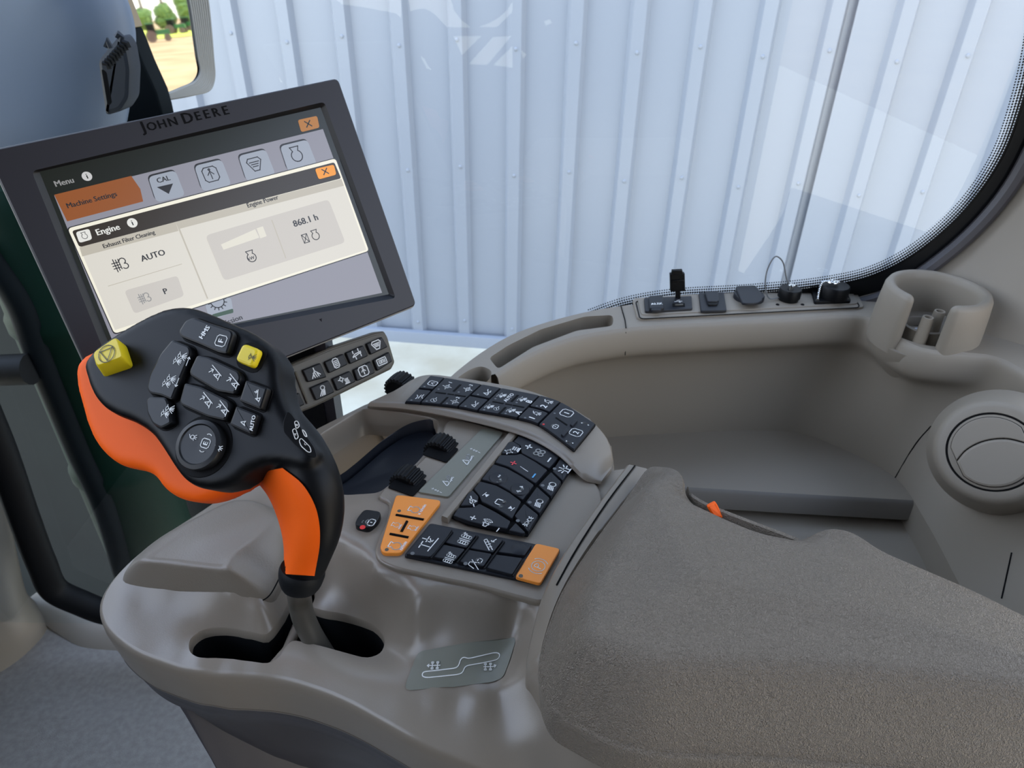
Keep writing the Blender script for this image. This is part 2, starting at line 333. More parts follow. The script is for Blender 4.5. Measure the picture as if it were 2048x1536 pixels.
# ---------------------------------------------------------------- symbols
def ci(cx, cy, r, a0=0, a1=360, n=14, ry=None): return [(cx + r * math.cos(math.radians(a0 + (a1 - a0) * i / n)), cy + (ry or r) * math.sin(math.radians(a0 + (a1 - a0) * i / n))) for i in range(n + 1)]
def rr(x, y, w, h, c=.2): return [(x - w + c, y - h), (x + w - c, y - h), (x + w, y - h + c), (x + w, y + h - c), (x + w - c, y + h), (x - w + c, y + h), (x - w, y + h - c), (x - w, y - h + c), (x - w + c, y - h)]
def mv(L, dx, dy, s=1, a=0):
    c, d = math.cos(math.radians(a)), math.sin(math.radians(a)); return [[(dx + s * (x * c - y * d), dy + s * (x * d + y * c)) for x, y in l] for l in L]
SY = {
 'engine': [ci(0, -.15, .62, 120, 420, 16), [(-.31, .39), (-.5, .85), (.5, .85), (.31, .39)]],
 'seat': [rr(0, 0, .85, .85, .3), [(0, -.55), (0, .15)], [(-.35, -.05), (0, .35), (.35, -.05)], ci(0, .55, .1, n=6)],
 'tank': [[(-.6, .7), (.6, .7), (.85, .35), (.3, -.75), (-.3, -.75), (-.85, .35), (-.6, .7)], [(-.55, .25), (.55, .25)], [(-.4, 0), (.4, 0)], [(-.3, -.25), (.3, -.25)]],
 'spray': [rr(0, .45, .28, .22, .1), [(-.6, .55), (-.28, .45)], [(.28, .45), (.6, .55)], [(0, .2), (0, 0)], [(-.15, -.1), (-.6, -.75)], [(-.08, -.15), (-.25, -.85)], [(.02, -.15), (.02, -.9)], [(.1, -.15), (.3, -.85)], [(.18, -.1), (.65, -.7)]],
 'spray2': None,
 'boomup': [[(-.2, -1), (.9, .9)], [(-.9, -.75), (-.2, -.75)], [(-.75, -.75), (-.3, .15), (-.05, -.7)], [(-.55, -.35), (-.1, -.35)], [(-.1, 1), (.35, .45)], [(.0, .5), (.35, .45), (.4, .85)]],
 'boom2': [[(-.8, -.6), (-.2, -.6)], [(-.75, -.6), (-.5, .1), (-.25, -.6)], [(-.6, -.25), (.8, .2)], [(.4, .6), (.5, .25)], [(.3, .35), (.5, .2), (.65, .4)]],
 'triarrow': [[(-.8, -.5), (-.3, .7), (.1, -.3), (-.35, -.1), (-.8, -.5)]],
 'lock': [rr(0, -.25, .55, .42, .2), ci(0, .1, .38, 0, 180, 8), [(0, -.3), (0, -.15)]],
 'gauge': [ci(-.1, 0, .6), [(-.3, -.25), (.15, .2)], [(.5, -.1), (.95, -.1)]],
 'target': [ci(0, 0, .5), rr(0, 0, .25, .25, .05), [(-.9, 0), (-.5, 0)], [(.5, 0), (.9, 0)], [(0, .5), (0, .9)], [(0, -.9), (0, -.5)]],
 'frame': [rr(0, 0, .7, .8, .25), [(-.3, -.2), (0, .3), (.3, -.2)]],
 'flow': [[(-.9, .35), (-.1, .35), (.3, .7)], [(-.3, -.7), (.1, -.35), (.9, -.35)], [(-.6, 0), (.6, 0)]],
 'boomseg': [[(-.9, -.4), (-.5, .5), (-.2, -.2), (.2, -.05), (.5, .25), (.9, .4)], [(-.9, -.4), (-.2, -.35)], [(.1, -.3), (.3, -.5), (.5, -.2), (.7, -.35)]],
 'fan': [ci(.32, .32, .3, n=8), ci(-.32, .32, .3, n=8), ci(.32, -.32, .3, n=8), ci(-.32, -.32, .3, n=8)],
 'plus': [[(-.6, 0), (.6, 0)], [(0, -.6), (0, .6)]], 'minus': [[(-.6, 0), (.6, 0)]],
 'phone': [ci(0, .2, .6, 200, 340, 8), ci(0, .45, .6, 200, 340, 8), [(-.7, 0), (-.5, .25)], [(.7, 0), (.5, .25)]],
 'note': [[(-.5, -.5), (-.5, .6), (.5, .6), (.5, -.4)], ci(-.65, -.5, .18, n=6), ci(.35, -.45, .18, n=6)],
 'mute': [[(-.4, -.25), (-.4, .25), (-.1, .25), (.3, .6), (.3, -.6), (-.1, -.25), (-.4, -.25)], [(-.8, -.7), (.8, .7)]],
 'horn': [[(-.5, -.25), (-.5, .25), (-.2, .25), (.15, .55), (.15, -.55), (-.2, -.25), (-.5, -.25)], ci(.1, 0, .4, -50, 50, 5), ci(.1, 0, .65, -50, 50, 5), ci(.1, 0, .9, -50, 50, 5)],
 'beacon': [[(-.5, -.7), (.5, -.7)], [(-.3, -.7), (-.25, .1), (0, .3), (.25, .1), (.3, -.7)], [(0, .5), (0, .85)], [(-.45, .35), (-.75, .6)], [(.45, .35), (.75, .6)], [(-.5, 0), (-.85, .05)], [(.5, 0), (.85, .05)]],
 'light': [ci(.25, .2, .5, -90, 90, 8), [(.25, .7), (-.1, .5), (-.1, -.1), (.25, -.3)], [(-.3, .55), (-.9, .35)], [(-.3, .3), (-.9, .1)], [(-.3, .05), (-.9, -.15)], [(-.3, -.2), (-.9, -.4)]],
 'light2': [ci(.15, .45, .38, 0, 180, 8), [(.53, .45), (.35, .1), (-.1, .1), (-.23, .45)], [(-.2, -.05), (-.75, -.8)], [(0, -.1), (-.4, -.85)], [(.2, -.1), (-.1, -.85)], [(.35, -.1), (.15, -.85)]],
 'pos': [ci(-.35, 0, .3, 90, 270, 6), [(-.35, .3), (-.15, .3), (-.15, -.3), (-.35, -.3)], ci(.35, 0, .3, -90, 90, 6), [(.35, .3), (.15, .3), (.15, -.3), (.35, -.3)], [(-.75, .2), (-1, .35)], [(-.75, 0), (-1.05, 0)], [(-.75, -.2), (-1, -.35)], [(.75, .2), (1, .35)], [(.75, 0), (1.05, 0)], [(.75, -.2), (1, -.35)]],
 'skipup': [[(-.6, -.5), (0, .5), (.6, -.5), (-.6, -.5)], [(-.6, .6), (.6, .6)]],
 'axle': [rr(-.6, 0, .22, .6, .1), rr(.0, 0, .0, .0, 0), [(-.15, -.6), (-.15, .6)], rr(.35, 0, .22, .6, .1), [(-.75, .3), (-.45, .3)], [(-.75, 0), (-.45, 0)], [(-.75, -.3), (-.45, -.3)], [(.2, .3), (.5, .3)], [(.2, 0), (.5, 0)], [(.2, -.3), (.5, -.3)], [(.75, .6), (.75, .1)], [(.6, .4), (.75, .6), (.9, .4)]],
 'ladder': [[(-.9, -.5), (.2, .7), (.5, .5), (-.7, -.8)], [(-.5, -.3), (-.3, -.5)], [(-.2, 0), (0, -.2)], [(.05, .3), (.25, .1)], [(.3, -.2), (.9, -.5)], [(.5, -.1), (.3, -.2), (.45, -.45)]],
 'tool': [[(-.8, .6), (.0, .6)], [(-.4, .6), (-.4, -.3)], [(.1, .3), (.8, .3)], [(-.9, -.4), (.9, -.6)], [(.2, -.2), (.6, .1)], [(.2, .1), (.2, -.2), (.5, -.25)], [(.4, .3), (.4, .8)]],
 'trilock': [[(-.9, -.2), (-.6, .7), (-.1, .7), (.1, -.1)], [(-.8, -.8), (.3, .6)], rr(.55, -.35, .35, .28, .1), ci(.55, -.08, .22, 0, 180, 6)],
 'tree': [[(0, .9), (0, .4)], [(0, .4), (-.8, -.8)], [(0, .4), (.8, -.6)], [(-.35, 0), (-.3, -.8)], [(-.1, .2), (.1, -.8)], [(.3, 0), (.45, -.8)]],
 'list': [rr(0, 0, .5, .85, .25), [(-.25, .4), (.25, .4)], [(-.25, .1), (.25, .1)], [(-.25, -.2), (.25, -.2)], [(-.25, -.5), (.25, -.5)]],
 'level': [[(-.8, -.25), (-.3, .1), (.8, .2)], [(-.8, -.35), (.8, .0)], [(-.55, .3), (-.55, .7)], [(-.35, -.8), (-.35, -.45)], [(.5, .4), (.5, .8)], [(.7, -.6), (.7, -.2)]],
 'heat': [ci(-.35, .3, .3, n=8), [(-.35, .6), (-.35, .8)], [(-.05, .3), (.1, .3)], [(-.9, .3), (-.65, .3)], [(-.35, 0), (-.35, -.2)], [(.3, .1), (.2, -.1), (.35, -.4), (.25, -.6)], [(.55, .1), (.45, -.1), (.6, -.4), (.5, -.6)], [(.8, .1), (.7, -.1), (.85, -.4), (.75, -.6)], [(.1, -.75), (.9, -.75)]],
 'hms': [rr(0, 0, .85, .55, .1), [(-.5, -.25), (-.5, .25), (-.2, .25), (-.2, -.25), (-.5, -.25)], [(.0, -.25), (.0, .25), (.3, .25), (.3, -.25)], [(.55, -.25), (.55, .25)]],
 'seed': [ci(0, .1, .35, n=8), [(-.2, .5), (.3, .8)], [(-.5, -.3), (-.2, -.1)], [(-.1, -.3), (-.2, -.7)], [(.1, -.3), (.1, -.75)], [(.25, -.2), (.5, -.6)]],
 'knobrow': [[(-.9, -.4), (-.4, .5), (-.2, -.3), (-.9, -.4)], ci(.0, .1, .14, n=6), ci(.3, .22, .14, n=6), ci(.6, .34, .14, n=6), [(-.1, -.35), (.05, -.15), (.15, -.45), (.3, -.05), (.4, -.35), (.55, 0), (.7, -.25)]],
 'arrow2': [[(-.5, 0), (.5, 0)], [(-.25, .2), (-.5, 0), (-.25, -.2)], [(.25, .2), (.5, 0), (.25, -.2)]],
 'P': [ci(0, 0, .6, n=18), ci(0, 0, .88, -45, 45, 8), ci(0, 0, .88, 135, 225, 8), [(-.18, -.32), (-.18, .33), (.08, .33), (.24, .18), (.24, .1), (.08, -.02), (-.18, -.02)]],
 'exhaust': [[(-.5, -.7), (-.5, .7)], [(-.75, .3), (-.1, .3)], [(-.75, 0), (0, 0)], [(-.75, -.3), (-.1, -.3)], [(-.25, -.6), (-.25, .6)], [(0, -.5), (0, .6)], ci(.35, .3, .32, -60, 160, 8), ci(.45, -.3, .3, -150, 90, 8)],
 'brk': [ci(0, 0, .9, 60, 120, 5)],
}
SY['spray2'] = mv(SY['spray'], -.35, .25, .62) + mv(SY['spray'], .3, -.1, .7)
SY['plusminus'] = mv(SY['plus'], -.8, 0, .3) + mv(SY['arrow2'], 0, 0, .8) + mv(SY['minus'], .8, 0, .3)
def icon(mb, pl, px, py, rd, size, name, m='white', wd=.16, off=0.0):
    F = pl.fr(px, py, rd, size, off); mb.stroke(F, SY[name], m, wd)
def label(mb, pl, px, py, rd, size, s, m='white', off=0.0, sx=1.0):
    mb.text(pl.fr(px, py, rd, size, off), s, m, 1.0, sx=sx)
# ================================================================ SETTING
UPV = V((0, 0, 1)); GZ = -.70
# ground outside and corrugated wall
mb = MB(); mb.add([(-8, .9, GZ), (9, .9, GZ), (9, 9, GZ), (-8, 9, GZ)], [(0, 1, 2, 3)], 'gravel'); o = struct(mb.build('ground', flat=True))
wa = PZ(780, 672, GZ); wb = PZ(1010, 690, GZ); wd_ = (wb - wa).normalized(); wn = V((wd_.y, -wd_.x, 0))   # wn faces the cab
def wallprof(s0, s1, pitch=.262, d=.032):
    out = []; s = s0
    while s < s1:
        for u, h in ((0, 0), (.145, 0), (.162, d), (.215, d), (.232, 0)): out.append((s + u, h))
        for u in (.04, .09): pass
        s += pitch
    return out
def siding(name, s0, s1, off, h, m):
    mb = MB(); P = wallprof(s0, s1); r = []
    for z in (GZ + .02, h): r.append([wa + wd_ * s + wn * (d + off) + V((0, 0, z - GZ)) for s, d in P])
    mb.grid(r, m, flip=False); return mb
seam = (PY(1640, 280, 3.1) - wa).dot(wd_)
screws = MB()
for s in range(-10, 12):
    for z in (.12, .95, 1.5, 2.1):
        screws.lathe(wa + wd_ * (s * .262 + .18) + wn * (.03 + (.036 if s * .262 + .18 > 2.1 else 0)) + UPV * (z + .03 * (s % 2)), wn, [(.009, 0), (.009, .004), (.005, .007)], 'siding', 8)
mb = siding('w', -6.3, 2.13, 0, 6.2, 'siding'); mb.add(screws.v, screws.f, 'siding'); struct(mb.build('wall_back', flat=True))
struct(siding('w', 2.08, 3.45, .036, 6.2, 'siding').build('wall_right', flat=True))
mb = MB(); mb.slab([wa + wd_ * s + wn * q + V((0, 0, .0)) for s, q in ((-6.3, .06), (3.45, .06), (3.45, .02), (-6.3, .02))], UPV, .07, 'siding', .01); struct(mb.build('trim_1'))
mb = MB(); mb.box(wa + wd_ * -1.43 + V((0, 0, 3.4)) - wn * .12, wd_ * 4.9, wn * .05, UPV * 3.4, 'siding'); struct(mb.build('wall_front'))
# cab floor, ceiling, and added panels that block light
mb = MB(); mb.slab([V(p) for p in ((-1.05, -.9, -.05), (.75, -.9, -.05), (.75, .93, -.05), (-1.05, .93, -.05))], UPV, .05, 'carpet', .003); struct(mb.build('floor'))
mb = MB(); mb.slab([V(p) for p in ((-1.0, -.9, 1.95), (.75, -.9, 1.95), (.75, .83, 1.95), (-1.0, .83, 1.95))], UPV, .05, 'lining', .003, bottom=True); struct(mb.build('ceiling'))
mb = MB(); mb.box(V((-1.04, .03, .54)), V((.02, 0, 0)), V((0, .80, 0)), V((0, 0, .54)), 'lining'); struct(mb.build('light_block_front'))  # added unseen dark panel, keeps bright sky out of the left glass reflection
c7 = crop(400, 0, 2.56); WY = -.75; HP = []  # openings shaped so sky behind them shows as bright patches on the window
for L_ in ([(690, -8), (720, 22), (860, 42), (1000, 70), (1030, 95), (1030, -8)], [(1065, -8), (1075, 60), (1110, 48), (1150, 45), (1190, 65), (1230, 105), (1262, 140), (1390, 143), (1340, 105), (1300, 55), (1285, -8)], [(1600, 10), (1570, 55), (1530, 90), (1480, 120), (1420, 140), (1520, 140), (1600, 62)],
  [(1295, 185), (1440, 185), (1340, 285)], [(1500, 190), (1595, 185), (1470, 335), (1375, 330)], [(1600, 235), (1600, 350), (1500, 335)], [(1125, 285), (1160, 355), (1190, 360), (1165, 335), (1150, 300)], [(1760, 110), (1790, 98), (1805, 118), (1770, 132)], [(1640, 255), (1655, 300), (1675, 280)], [(400, 400), (435, 330), (455, 370), (465, 425), (410, 425)]):
    h_ = []
    for x, y in c7(L_): d = ray(x, y); p = CAM + d * ((2 * .845 - WY) / d.y); h_.append((p.x, p.z))
    HP.append(h_)
mb = MB(); terrain(mb, [(-1.05, 0), (.85, 0), (.85, 1.96), (-1.05, 1.96)], HP, lambda x, y: 0, 'lining', .12)
mb.v = [V((v.x, WY, v.y)) for v in mb.v]
for h_ in HP: mb.grid([[V((x, WY, z)) for x, z in h_], [V((x, WY - .01, z)) for x, z in h_]], 'lining', True)
struct(mb.build('light_block_left', flat=True))  # added opaque sheet in place of side glass, darkens the recess
# window glass with dotted edge band
GY = .845
mb = MB(); mb.add([(-1.0, GY, .10), (.95, GY, .10), (.95, GY, 1.95), (-1.0, GY, 1.95)], [(0, 1, 2, 3)], 'glass'); win = struct(mb.build('window_1', flat=True))
frit = [(1180, 640), (1250, 616), (1340, 600), (1500, 590), (1640, 576), (1740, 554), (1820, 515), (1900, 452), (1960, 385), (2010, 305), (2045, 210), (2075, 90), (2090, -40)]
inn = sm([PY(x, y, GY - .002) for x, y in frit], 10); inn = rs(inn, 250)
oute = rs(sm([PY(x, y, GY - .002) for x, y in [(1180, 650), (1250, 632), (1350, 622), (1500, 612), (1650, 612), (1760, 590), (1850, 535), (1935, 465), (2005, 385), (2055, 300), (2095, 200), (2125, 90), (2150, -40)]], 10), 250)
mb = MB(); mb.grid([inn, oute], 'rubber')
for r in range(5):
    for i in range(1, 249):
        p = inn[i]; q = inn[i].lerp(oute[i], -1); t = (inn[i + 1] - inn[i - 1]).normalized(); nn = V((0, 1, 0)).cross(t).normalized()
        if nn.dot(inn[i] - oute[i]) < 0: nn = -nn
        c = p + nn * (.0010 + r * .0036) + t * (.0027 * (r % 2)); rad = .0021 - .00027 * r
        mb.add([c + V((math.cos(a) * rad, 0, math.sin(a) * rad)) for a in [k * math.pi / 3 for k in range(6)]], [tuple(range(6))], 'rubber')
o = mb.build('frit_band', win, flat=True)
mb = MB(); mb.tube([p + V((0, -.006, 0)) + (q - p) * .0 for p, q in zip(oute[::3], oute[::3])], .009, 'skirt', 8); mb.build('window_seal', win)

# side console trim (curved storage recess below the sill)
topc = [(990, 748), (1051, 711), (1139, 676), (1251, 656), (1400, 646), (1550, 638), (1740, 634), (1790, 668), (1845, 696), (1920, 704), (1990, 712), (2048, 740), (2250, 900), (2500, 1180)]
botc = [(985, 935), (1060, 900), (1150, 882), (1250, 872), (1400, 864), (1500, 861), (1600, 867), (1690, 900), (1790, 955), (1850, 1040), (1925, 1180), (2010, 1330), (2130, 1500)]
T = rs(sm([PZ(x, y, .79) for x, y in topc], 8), 90); B = rs(sm([PZ(x, y, .60) for x, y in botc], 8), 90)
N = outn(T); side = 1 if N[45].y < 0 else -1; N = [n * side for n in N]     # towards the cab
R1 = [t + n * .004 + V((0, 0, -.004)) for t, n in zip(T, N)]
R2 = [t + n * .006 + V((0, 0, -.034)) for t, n in zip(T, N)]
R3 = [t.lerp(b, .32) - n * .012 for t, b, n in zip(T, B, N)]
cols = [sm([a, b, c, d, e2], 5) for a, b, c, d, e2 in zip(T, R1, R2, R3, B)]
mb = MB(); mb.grid([[c[j] for c in cols] for j in range(len(cols[0]))], 'trim'); struct(mb.build('wall_side', angle=70))
outc = [(880, 775), (905, 750), (972, 699), (1037, 664), (1139, 632), (1242, 612), (1400, 600), (1550, 596), (1700, 588), (1760, 590), (1800, 600), (1900, 620), (2000, 640), (2200, 660), (2500, 700)]
O_ = [PZ(x, y, .79) for x, y in outc[:10]] + [V((.55, .84, .79)), V((.66, .84, .79)), V((.80, .80, .79))]
OC = rs(sm(O_, 8), 60)
outl = [V((p.x, p.y, .79)) for p in OC] + [V((p.x, p.y, .79)) for p in reversed(T)]
troughp = [(978, 716), (996, 738), (1066, 694), (1154, 661), (1224, 652), (1227, 640), (1224, 630), (1169, 633), (1081, 659), (1016, 691)]
TR_ = rnd([PZ(x, y, .79) for x, y in troughp], .006)
CR_ = sm([PZ(x, y, .79) for x, y in [(912, 764), (935, 742), (962, 733), (982, 742), (975, 762), (945, 775)]], 4, True)
mb = MB(); _cc = PZ(1879, 574, .845); terrain(mb, outl, [TR_, CR_, [V((_cc.x + .047 * math.cos(k * math.pi / 16), _cc.y + .047 * math.sin(k * math.pi / 16), .79)) for k in range(32)]], lambda x, y: .79, 'trim', .02)
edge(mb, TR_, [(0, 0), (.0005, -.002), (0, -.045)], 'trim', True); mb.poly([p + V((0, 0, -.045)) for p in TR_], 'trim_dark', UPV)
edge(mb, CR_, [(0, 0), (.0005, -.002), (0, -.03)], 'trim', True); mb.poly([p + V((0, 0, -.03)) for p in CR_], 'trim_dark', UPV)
edge(mb, OC, [(0, 0), (.003, -.004), (.004, -.5)], 'trim', side=-1)
struct(mb.build('trim_2', angle=50))
# seam grooves
mb = MB(); mb.tube([PZ(1242, 612, .7905), PZ(1250, 640, .7905), PZ(1252, 656, .7905)], .0007, 'gap', 6)
mb.tube([p for p in [PZ(1252, 656, .7895) + V((-.0005, -.0048, -.003)), min(((t + n * .0075 + V((0, 0, -.034))) for t, n in zip(T, N)), key=lambda q: abs(q.x - PZ(1248, 720, .756).x))]], .0005, 'gap', 6)
struct(mb.build('trim_3'))
# storage shelf, lower floor and side panel
BB = [V((p.x, p.y, .60)) for p in B]
front = [PZ(1838, 1001, .60), PZ(1600, 988, .60), PZ(1370, 974, .60), PZ(1100, 960, .60)]
cut = next(i for i, p in enumerate(BB) if p.y < front[0].y and i > 40)
mb = MB(); outl = BB[:cut] + [front[0], front[1], front[2], front[3]]
terrain(mb, outl, [], lambda x, y: .60, 'trim', .02)
fr = rs(front, 12)
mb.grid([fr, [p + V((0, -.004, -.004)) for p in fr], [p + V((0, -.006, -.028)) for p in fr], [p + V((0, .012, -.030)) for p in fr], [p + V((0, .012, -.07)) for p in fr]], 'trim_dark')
struct(mb.build('trim_4', angle=50))
mb = MB(); lo = [PZ(1100, 1010, .555), PZ(1400, 1020, .555), PZ(1900, 1020, .555), PZ(2200, 1400, .555), PZ(1300, 1500, .555)]
mb.slab(lo, UPV, .004, 'trim', .001); struct(mb.build('trim_5'))
mb = MB(); W2 = [p + V((0, 0, 0)) for p in B[cut - 6:]]; mb.grid([W2, [p + V((0, 0, -.16)) for p in W2]], 'trim'); struct(mb.build('baseboard_side'))
for nm, pts in (('trim_6', [(1790, 955), (1830, 900), (1862, 850)]), ('trim_7', [(2047, 1090), (1990, 1196)])):
    mb = MB(); P = []
    for x, y in pts:                                  # run the groove on the side wall surface
        best = min(((j, i) for j in range(len(cols[0])) for i in range(len(cols))), key=lambda q: ((cols[q[1]][q[0]] - CAM).normalized() - ray(x, y).normalized()).length)
        P.append(cols[best[1]][best[0]] + (CAM - cols[best[1]][best[0]]).normalized() * .0008)
    mb.tube(sm(P, 4), .0007, 'gap', 6); struct(mb.build(nm))
# rear pillar trim right of the window
K1 = [(1640, 612), (1700, 598), (1790, 572), (1868, 530), (1945, 462), (2012, 385), (2060, 300), (2105, 200), (2135, 90), (2160, -40)]
k1 = rs(sm([PY(x, y, GY - .004) for x, y in K1], 6), 40)
k2 = rs(sm([V((.42, .80, .788)), V((.52, .76, .788)), V((.62, .70, .79)), V((.70, .62, .95)), V((.74, .55, 1.3)), V((.74, .55, 1.8))], 6), 40)
mb = MB(); mb.grid([k1, [p + V((.012, -.012, -.004)) for p in k1], [a.lerp(b, .5) + V((.01, -.02, 0)) for a, b in zip(k1, k2)], k2], 'trim', flip=True); struct(mb.build('wall_pillar', angle=60))

# air vent
vc = CAM + ray(1984, 904).normalized() * .86; vn = (CAM - vc).normalized() + V((-.12, .0, .0)); vn.normalize()
vent = thing('air_vent', vc, 'large round grey air vent with a half-moon flap set in the rear side wall', 'air vent')
ref = V((0, 0, 1)); vk = .0505
def vl(prof): return [(r * vk, z * vk) for r, z in prof]
mb = MB(); mb.lathe(vc, vn, vl([(1.35, -1.2), (1.12, -.32), (1.06, -.10), (1.0, .02), (.92, .06), (.80, .06), (.785, .0)]), 'trim', 64, ref=ref); mb.build('outer_ring', vent)
mb = MB(); mb.lathe(vc, vn, vl([(.80, -.3), (.765, .0), (.755, .05), (.70, .06), (.0, .06)]), 'trim', 64, ref=ref); mb.build('bowl', vent)
right = UPV.cross(vn).normalized(); upv = vn.cross(right)
def vp(x, y, z=.06): return vc + (right * x + upv * y + vn * z) * vk
def varc(a0, a1, n_=16): return [vp(.70 * math.cos(math.radians(a0 + (a1 - a0) * i / n_)), .70 * math.sin(math.radians(a0 + (a1 - a0) * i / n_))) for i in range(n_ + 1)]
seam_ = sm([vp(-.46, -.43), vp(-.40, -.14), vp(-.20, .16), vp(.10, .36), vp(.46, .43)], 5)
mb = MB(); F1 = varc(71, 199) + seam_; mb.slab(F1, vn, .05 * vk, 'trim', .0010); mb.tube(F1, .0006, 'gap', 5, closed=True); mb.build('upper_flap', vent)
mb = MB(); F2 = [p - (right * -.012 + upv * .02) * vk for p in seam_] + varc(19, -109); mb.slab(F2, vn, .08 * vk, 'trim', .0025); mb.tube(F2, .0006, 'gap', 5, closed=True); mb.build('lower_flap', vent)
mb = MB(); mb.tube([vp(.775 * math.cos(k * math.pi / 32), .775 * math.sin(k * math.pi / 32), .045) for k in range(64)], .0007, 'gap', 5, closed=True); mb.build('groove', vent)

# cup holder
cc = PZ(1879, 574, .845); cb = cc + V((0, 0, -.085))
cup = thing('cup_holder', cb, 'open-fronted grey plastic cup holder in the corner beside the window', 'cup holder')
gref = PZ(1846, 650, .845) - cc; gref.z = 0; gref.normalize()
g0, g1 = math.radians(30), math.radians(330)
prof = [(.043, -.085), (.044, -.01), (.046, -.003), (.050, 0), (.055, -.001), (.0575, -.006), (.059, -.022), (.0605, -.050), (.0605, -.074)]
mb = MB(); ax_u = gref; ax_v = UPV.cross(gref); rm = .0518; rows_ = []
def crow(a, b): return [cc + (ax_u * math.cos(a) + ax_v * math.sin(a)) * (rm + (r - rm) * math.cos(b)) + UPV * (z if z < -.04 else z - (1 - math.cos(b)) * .006) for r, z in prof]
for k in range(6, -1, -1): b = math.pi / 2 * k / 6; rows_.append(crow(g0 - .15 * math.sin(b), b))
for k in range(1, 56): rows_.append(crow(g0 + (g1 - g0) * k / 56, 0))
for k in range(0, 7): b = math.pi / 2 * k / 6; rows_.append(crow(g1 + .15 * math.sin(b), b))
mb.grid(rows_, 'trim')
mb.build('cup_wall', cup, angle=60)
mb = MB(); mb.lathe(cb + V((0, 0, .017)), UPV, [(.030, -.05), (.047, -.03), (.0585, -.012), (.0600, 0), (.0, 0)], 'trim', 40); mb.build('cup_base', cup)
ic = PZ(1842, 668, .785)
mb = MB(); mb.lathe(ic + V((0, 0, .0)), UPV, [(.023, -.006), (.0235, .012), (.0215, .0135), (.0205, .012), (.0195, .0015), (0, .0015)], 'trim', 32); mb.build('coin_ring', cup)
mb = MB(); mb.lathe(ic + V((.003, 0, .002)), UPV, [(.0125, 0), (.0125, .0006), (0, .0006)], 'sticker', 16); mb.build('sticker', cup, label='small crumpled white sticker')
for x, y in ((1857, 634), (1880, 622)):
    p = PZ(x, y, .822); mb = MB(); mb.lathe(p, UPV, [(.0075, -.045), (.0062, -.002), (.0058, 0), (.0042, 0), (.004, -.01), (0, -.01)], 'trim', 18); mb.build('peg', cup)

# outlet panel
PP = [(1264, 600), (1275, 642), (1729, 618), (1703, 572)]
pnl = thing('outlet_panel', PZ(1490, 610, .79), 'long beige socket panel with five covered power outlets on the window sill', 'socket panel')
SP = Pl((0, 0, .790), UPV); SQ = Pl((0, 0, .7945), UPV)
mb = MB(); mb.slab(rnd(SP.poly(PP), .008), UPV, .0030, 'trim', .0012)
mb.slab(rnd(SP.poly([(1274, 603), (1282, 636), (1716, 613), (1697, 577)]), .007), UPV, .0045, 'trim', .0008); mb.build('panel_plate', pnl)
mb = MB(); mb.tube(rnd(SP.poly([(1271, 602), (1280, 638), (1720, 615), (1699, 575)], .0035), .007), .0007, 'gap', 5, closed=True); mb.build('groove', pnl)
c4 = crop(1240, 510, 4.096)
mb = MB(); mb.slab(rnd(SQ.poly(c4([(195, 365), (585, 350), (592, 455), (205, 478)])), .003), UPV, .003, 'key', .001)
s = mb.build('socket_plate', pnl)
S2 = Pl((0, 0, .7975), UPV)
mb = MB(); mb.slab(rnd(S2.poly(c4([(235, 355), (350, 350), (360, 455), (240, 460)])), .003), UPV, .004, 'key', .0012); mb.slab(rnd(S2.poly(c4([(250, 440), (340, 440), (335, 470), (255, 472)])), .002), UPV, .0035, 'key', .001)
label(mb, Pl((0, 0, .8015), UPV), *c4([(300, 400)])[0], (1, -.05), 11, 'AUX', off=.0001); mb.build('aux_cover', s)
mb = MB(); mb.slab(S2.poly(c4([(430, 400), (530, 397), (532, 422), (432, 425)])), UPV, .0006, 'gap', .0001); mb.slab(S2.poly(c4([(450, 408), (515, 406), (516, 416), (452, 418)])), UPV, .0012, 'steel', .0001)
mb.stroke(S2.fr(*c4([(475, 378)])[0], (1, -.05), 7), [[(-1, -.2), (1, -.2)], [(-.4, -.2), (0, .5), (.5, .5)], [(0, -.2), (.3, -.8)]], 'white', .3); mb.build('usb_port', s)
uy = PZ(1354, 595, .7975).y
def vy(l): return [PY(x, y, uy) for x, y in c4(l)]
mb = MB(); nF = V((0, -1, 0))
mb.slab(rnd(vy([(408, 150), (528, 145), (532, 292), (412, 296)]), .001), nF, .006, 'black', .0012, base=-.003, bottom=True)
mb.slab(vy([(425, 122), (508, 118), (515, 152), (420, 154)]), nF, .005, 'black', .001, base=-.002, bottom=True)
mb.slab(vy([(452, 290), (492, 290), (494, 350), (454, 352)]), nF, .003, 'black', .0005, base=-.001, bottom=True)
mb.slab(vy([(418, 196), (520, 190), (520, 210), (418, 214)]), nF, .0075, 'black', .001, base=-.003)
mb.build('usb_cover', s)
mb = MB(); mb.slab(rnd(SQ.poly(c4([(642, 325), (848, 318), (872, 468), (660, 474)])), .002), UPV, .003, 'key', .001); s = mb.build('socket_plate', pnl)
mb = MB(); mb.slab(rnd(S2.poly(c4([(690, 318), (800, 316), (808, 395), (790, 402), (715, 402)])), .002), UPV, .004, 'key', .001); mb.slab(rnd(S2.poly(c4([(715, 395), (803, 395), (795, 418), (722, 420)])), .002), UPV, .0025, 'black', .001); mb.build('latch', s)
p = SQ.at(*c4([(1052, 355)])[0]); mb = MB(); mb.lathe(p, UPV, [(.0195, 0), (.0195, .005), (.0185, .0065), (0, .0065)], 'key', 40); s = mb.build('power_socket', pnl)
mb = MB(); mb.slab(rnd(Pl((0, 0, .8005), UPV).poly(c4([(940, 270), (1105, 262), (1150, 320), (1165, 385), (1120, 410), (1000, 412)])), .005), UPV, .003, 'key', .0012); mb.build('flip_cap', s)
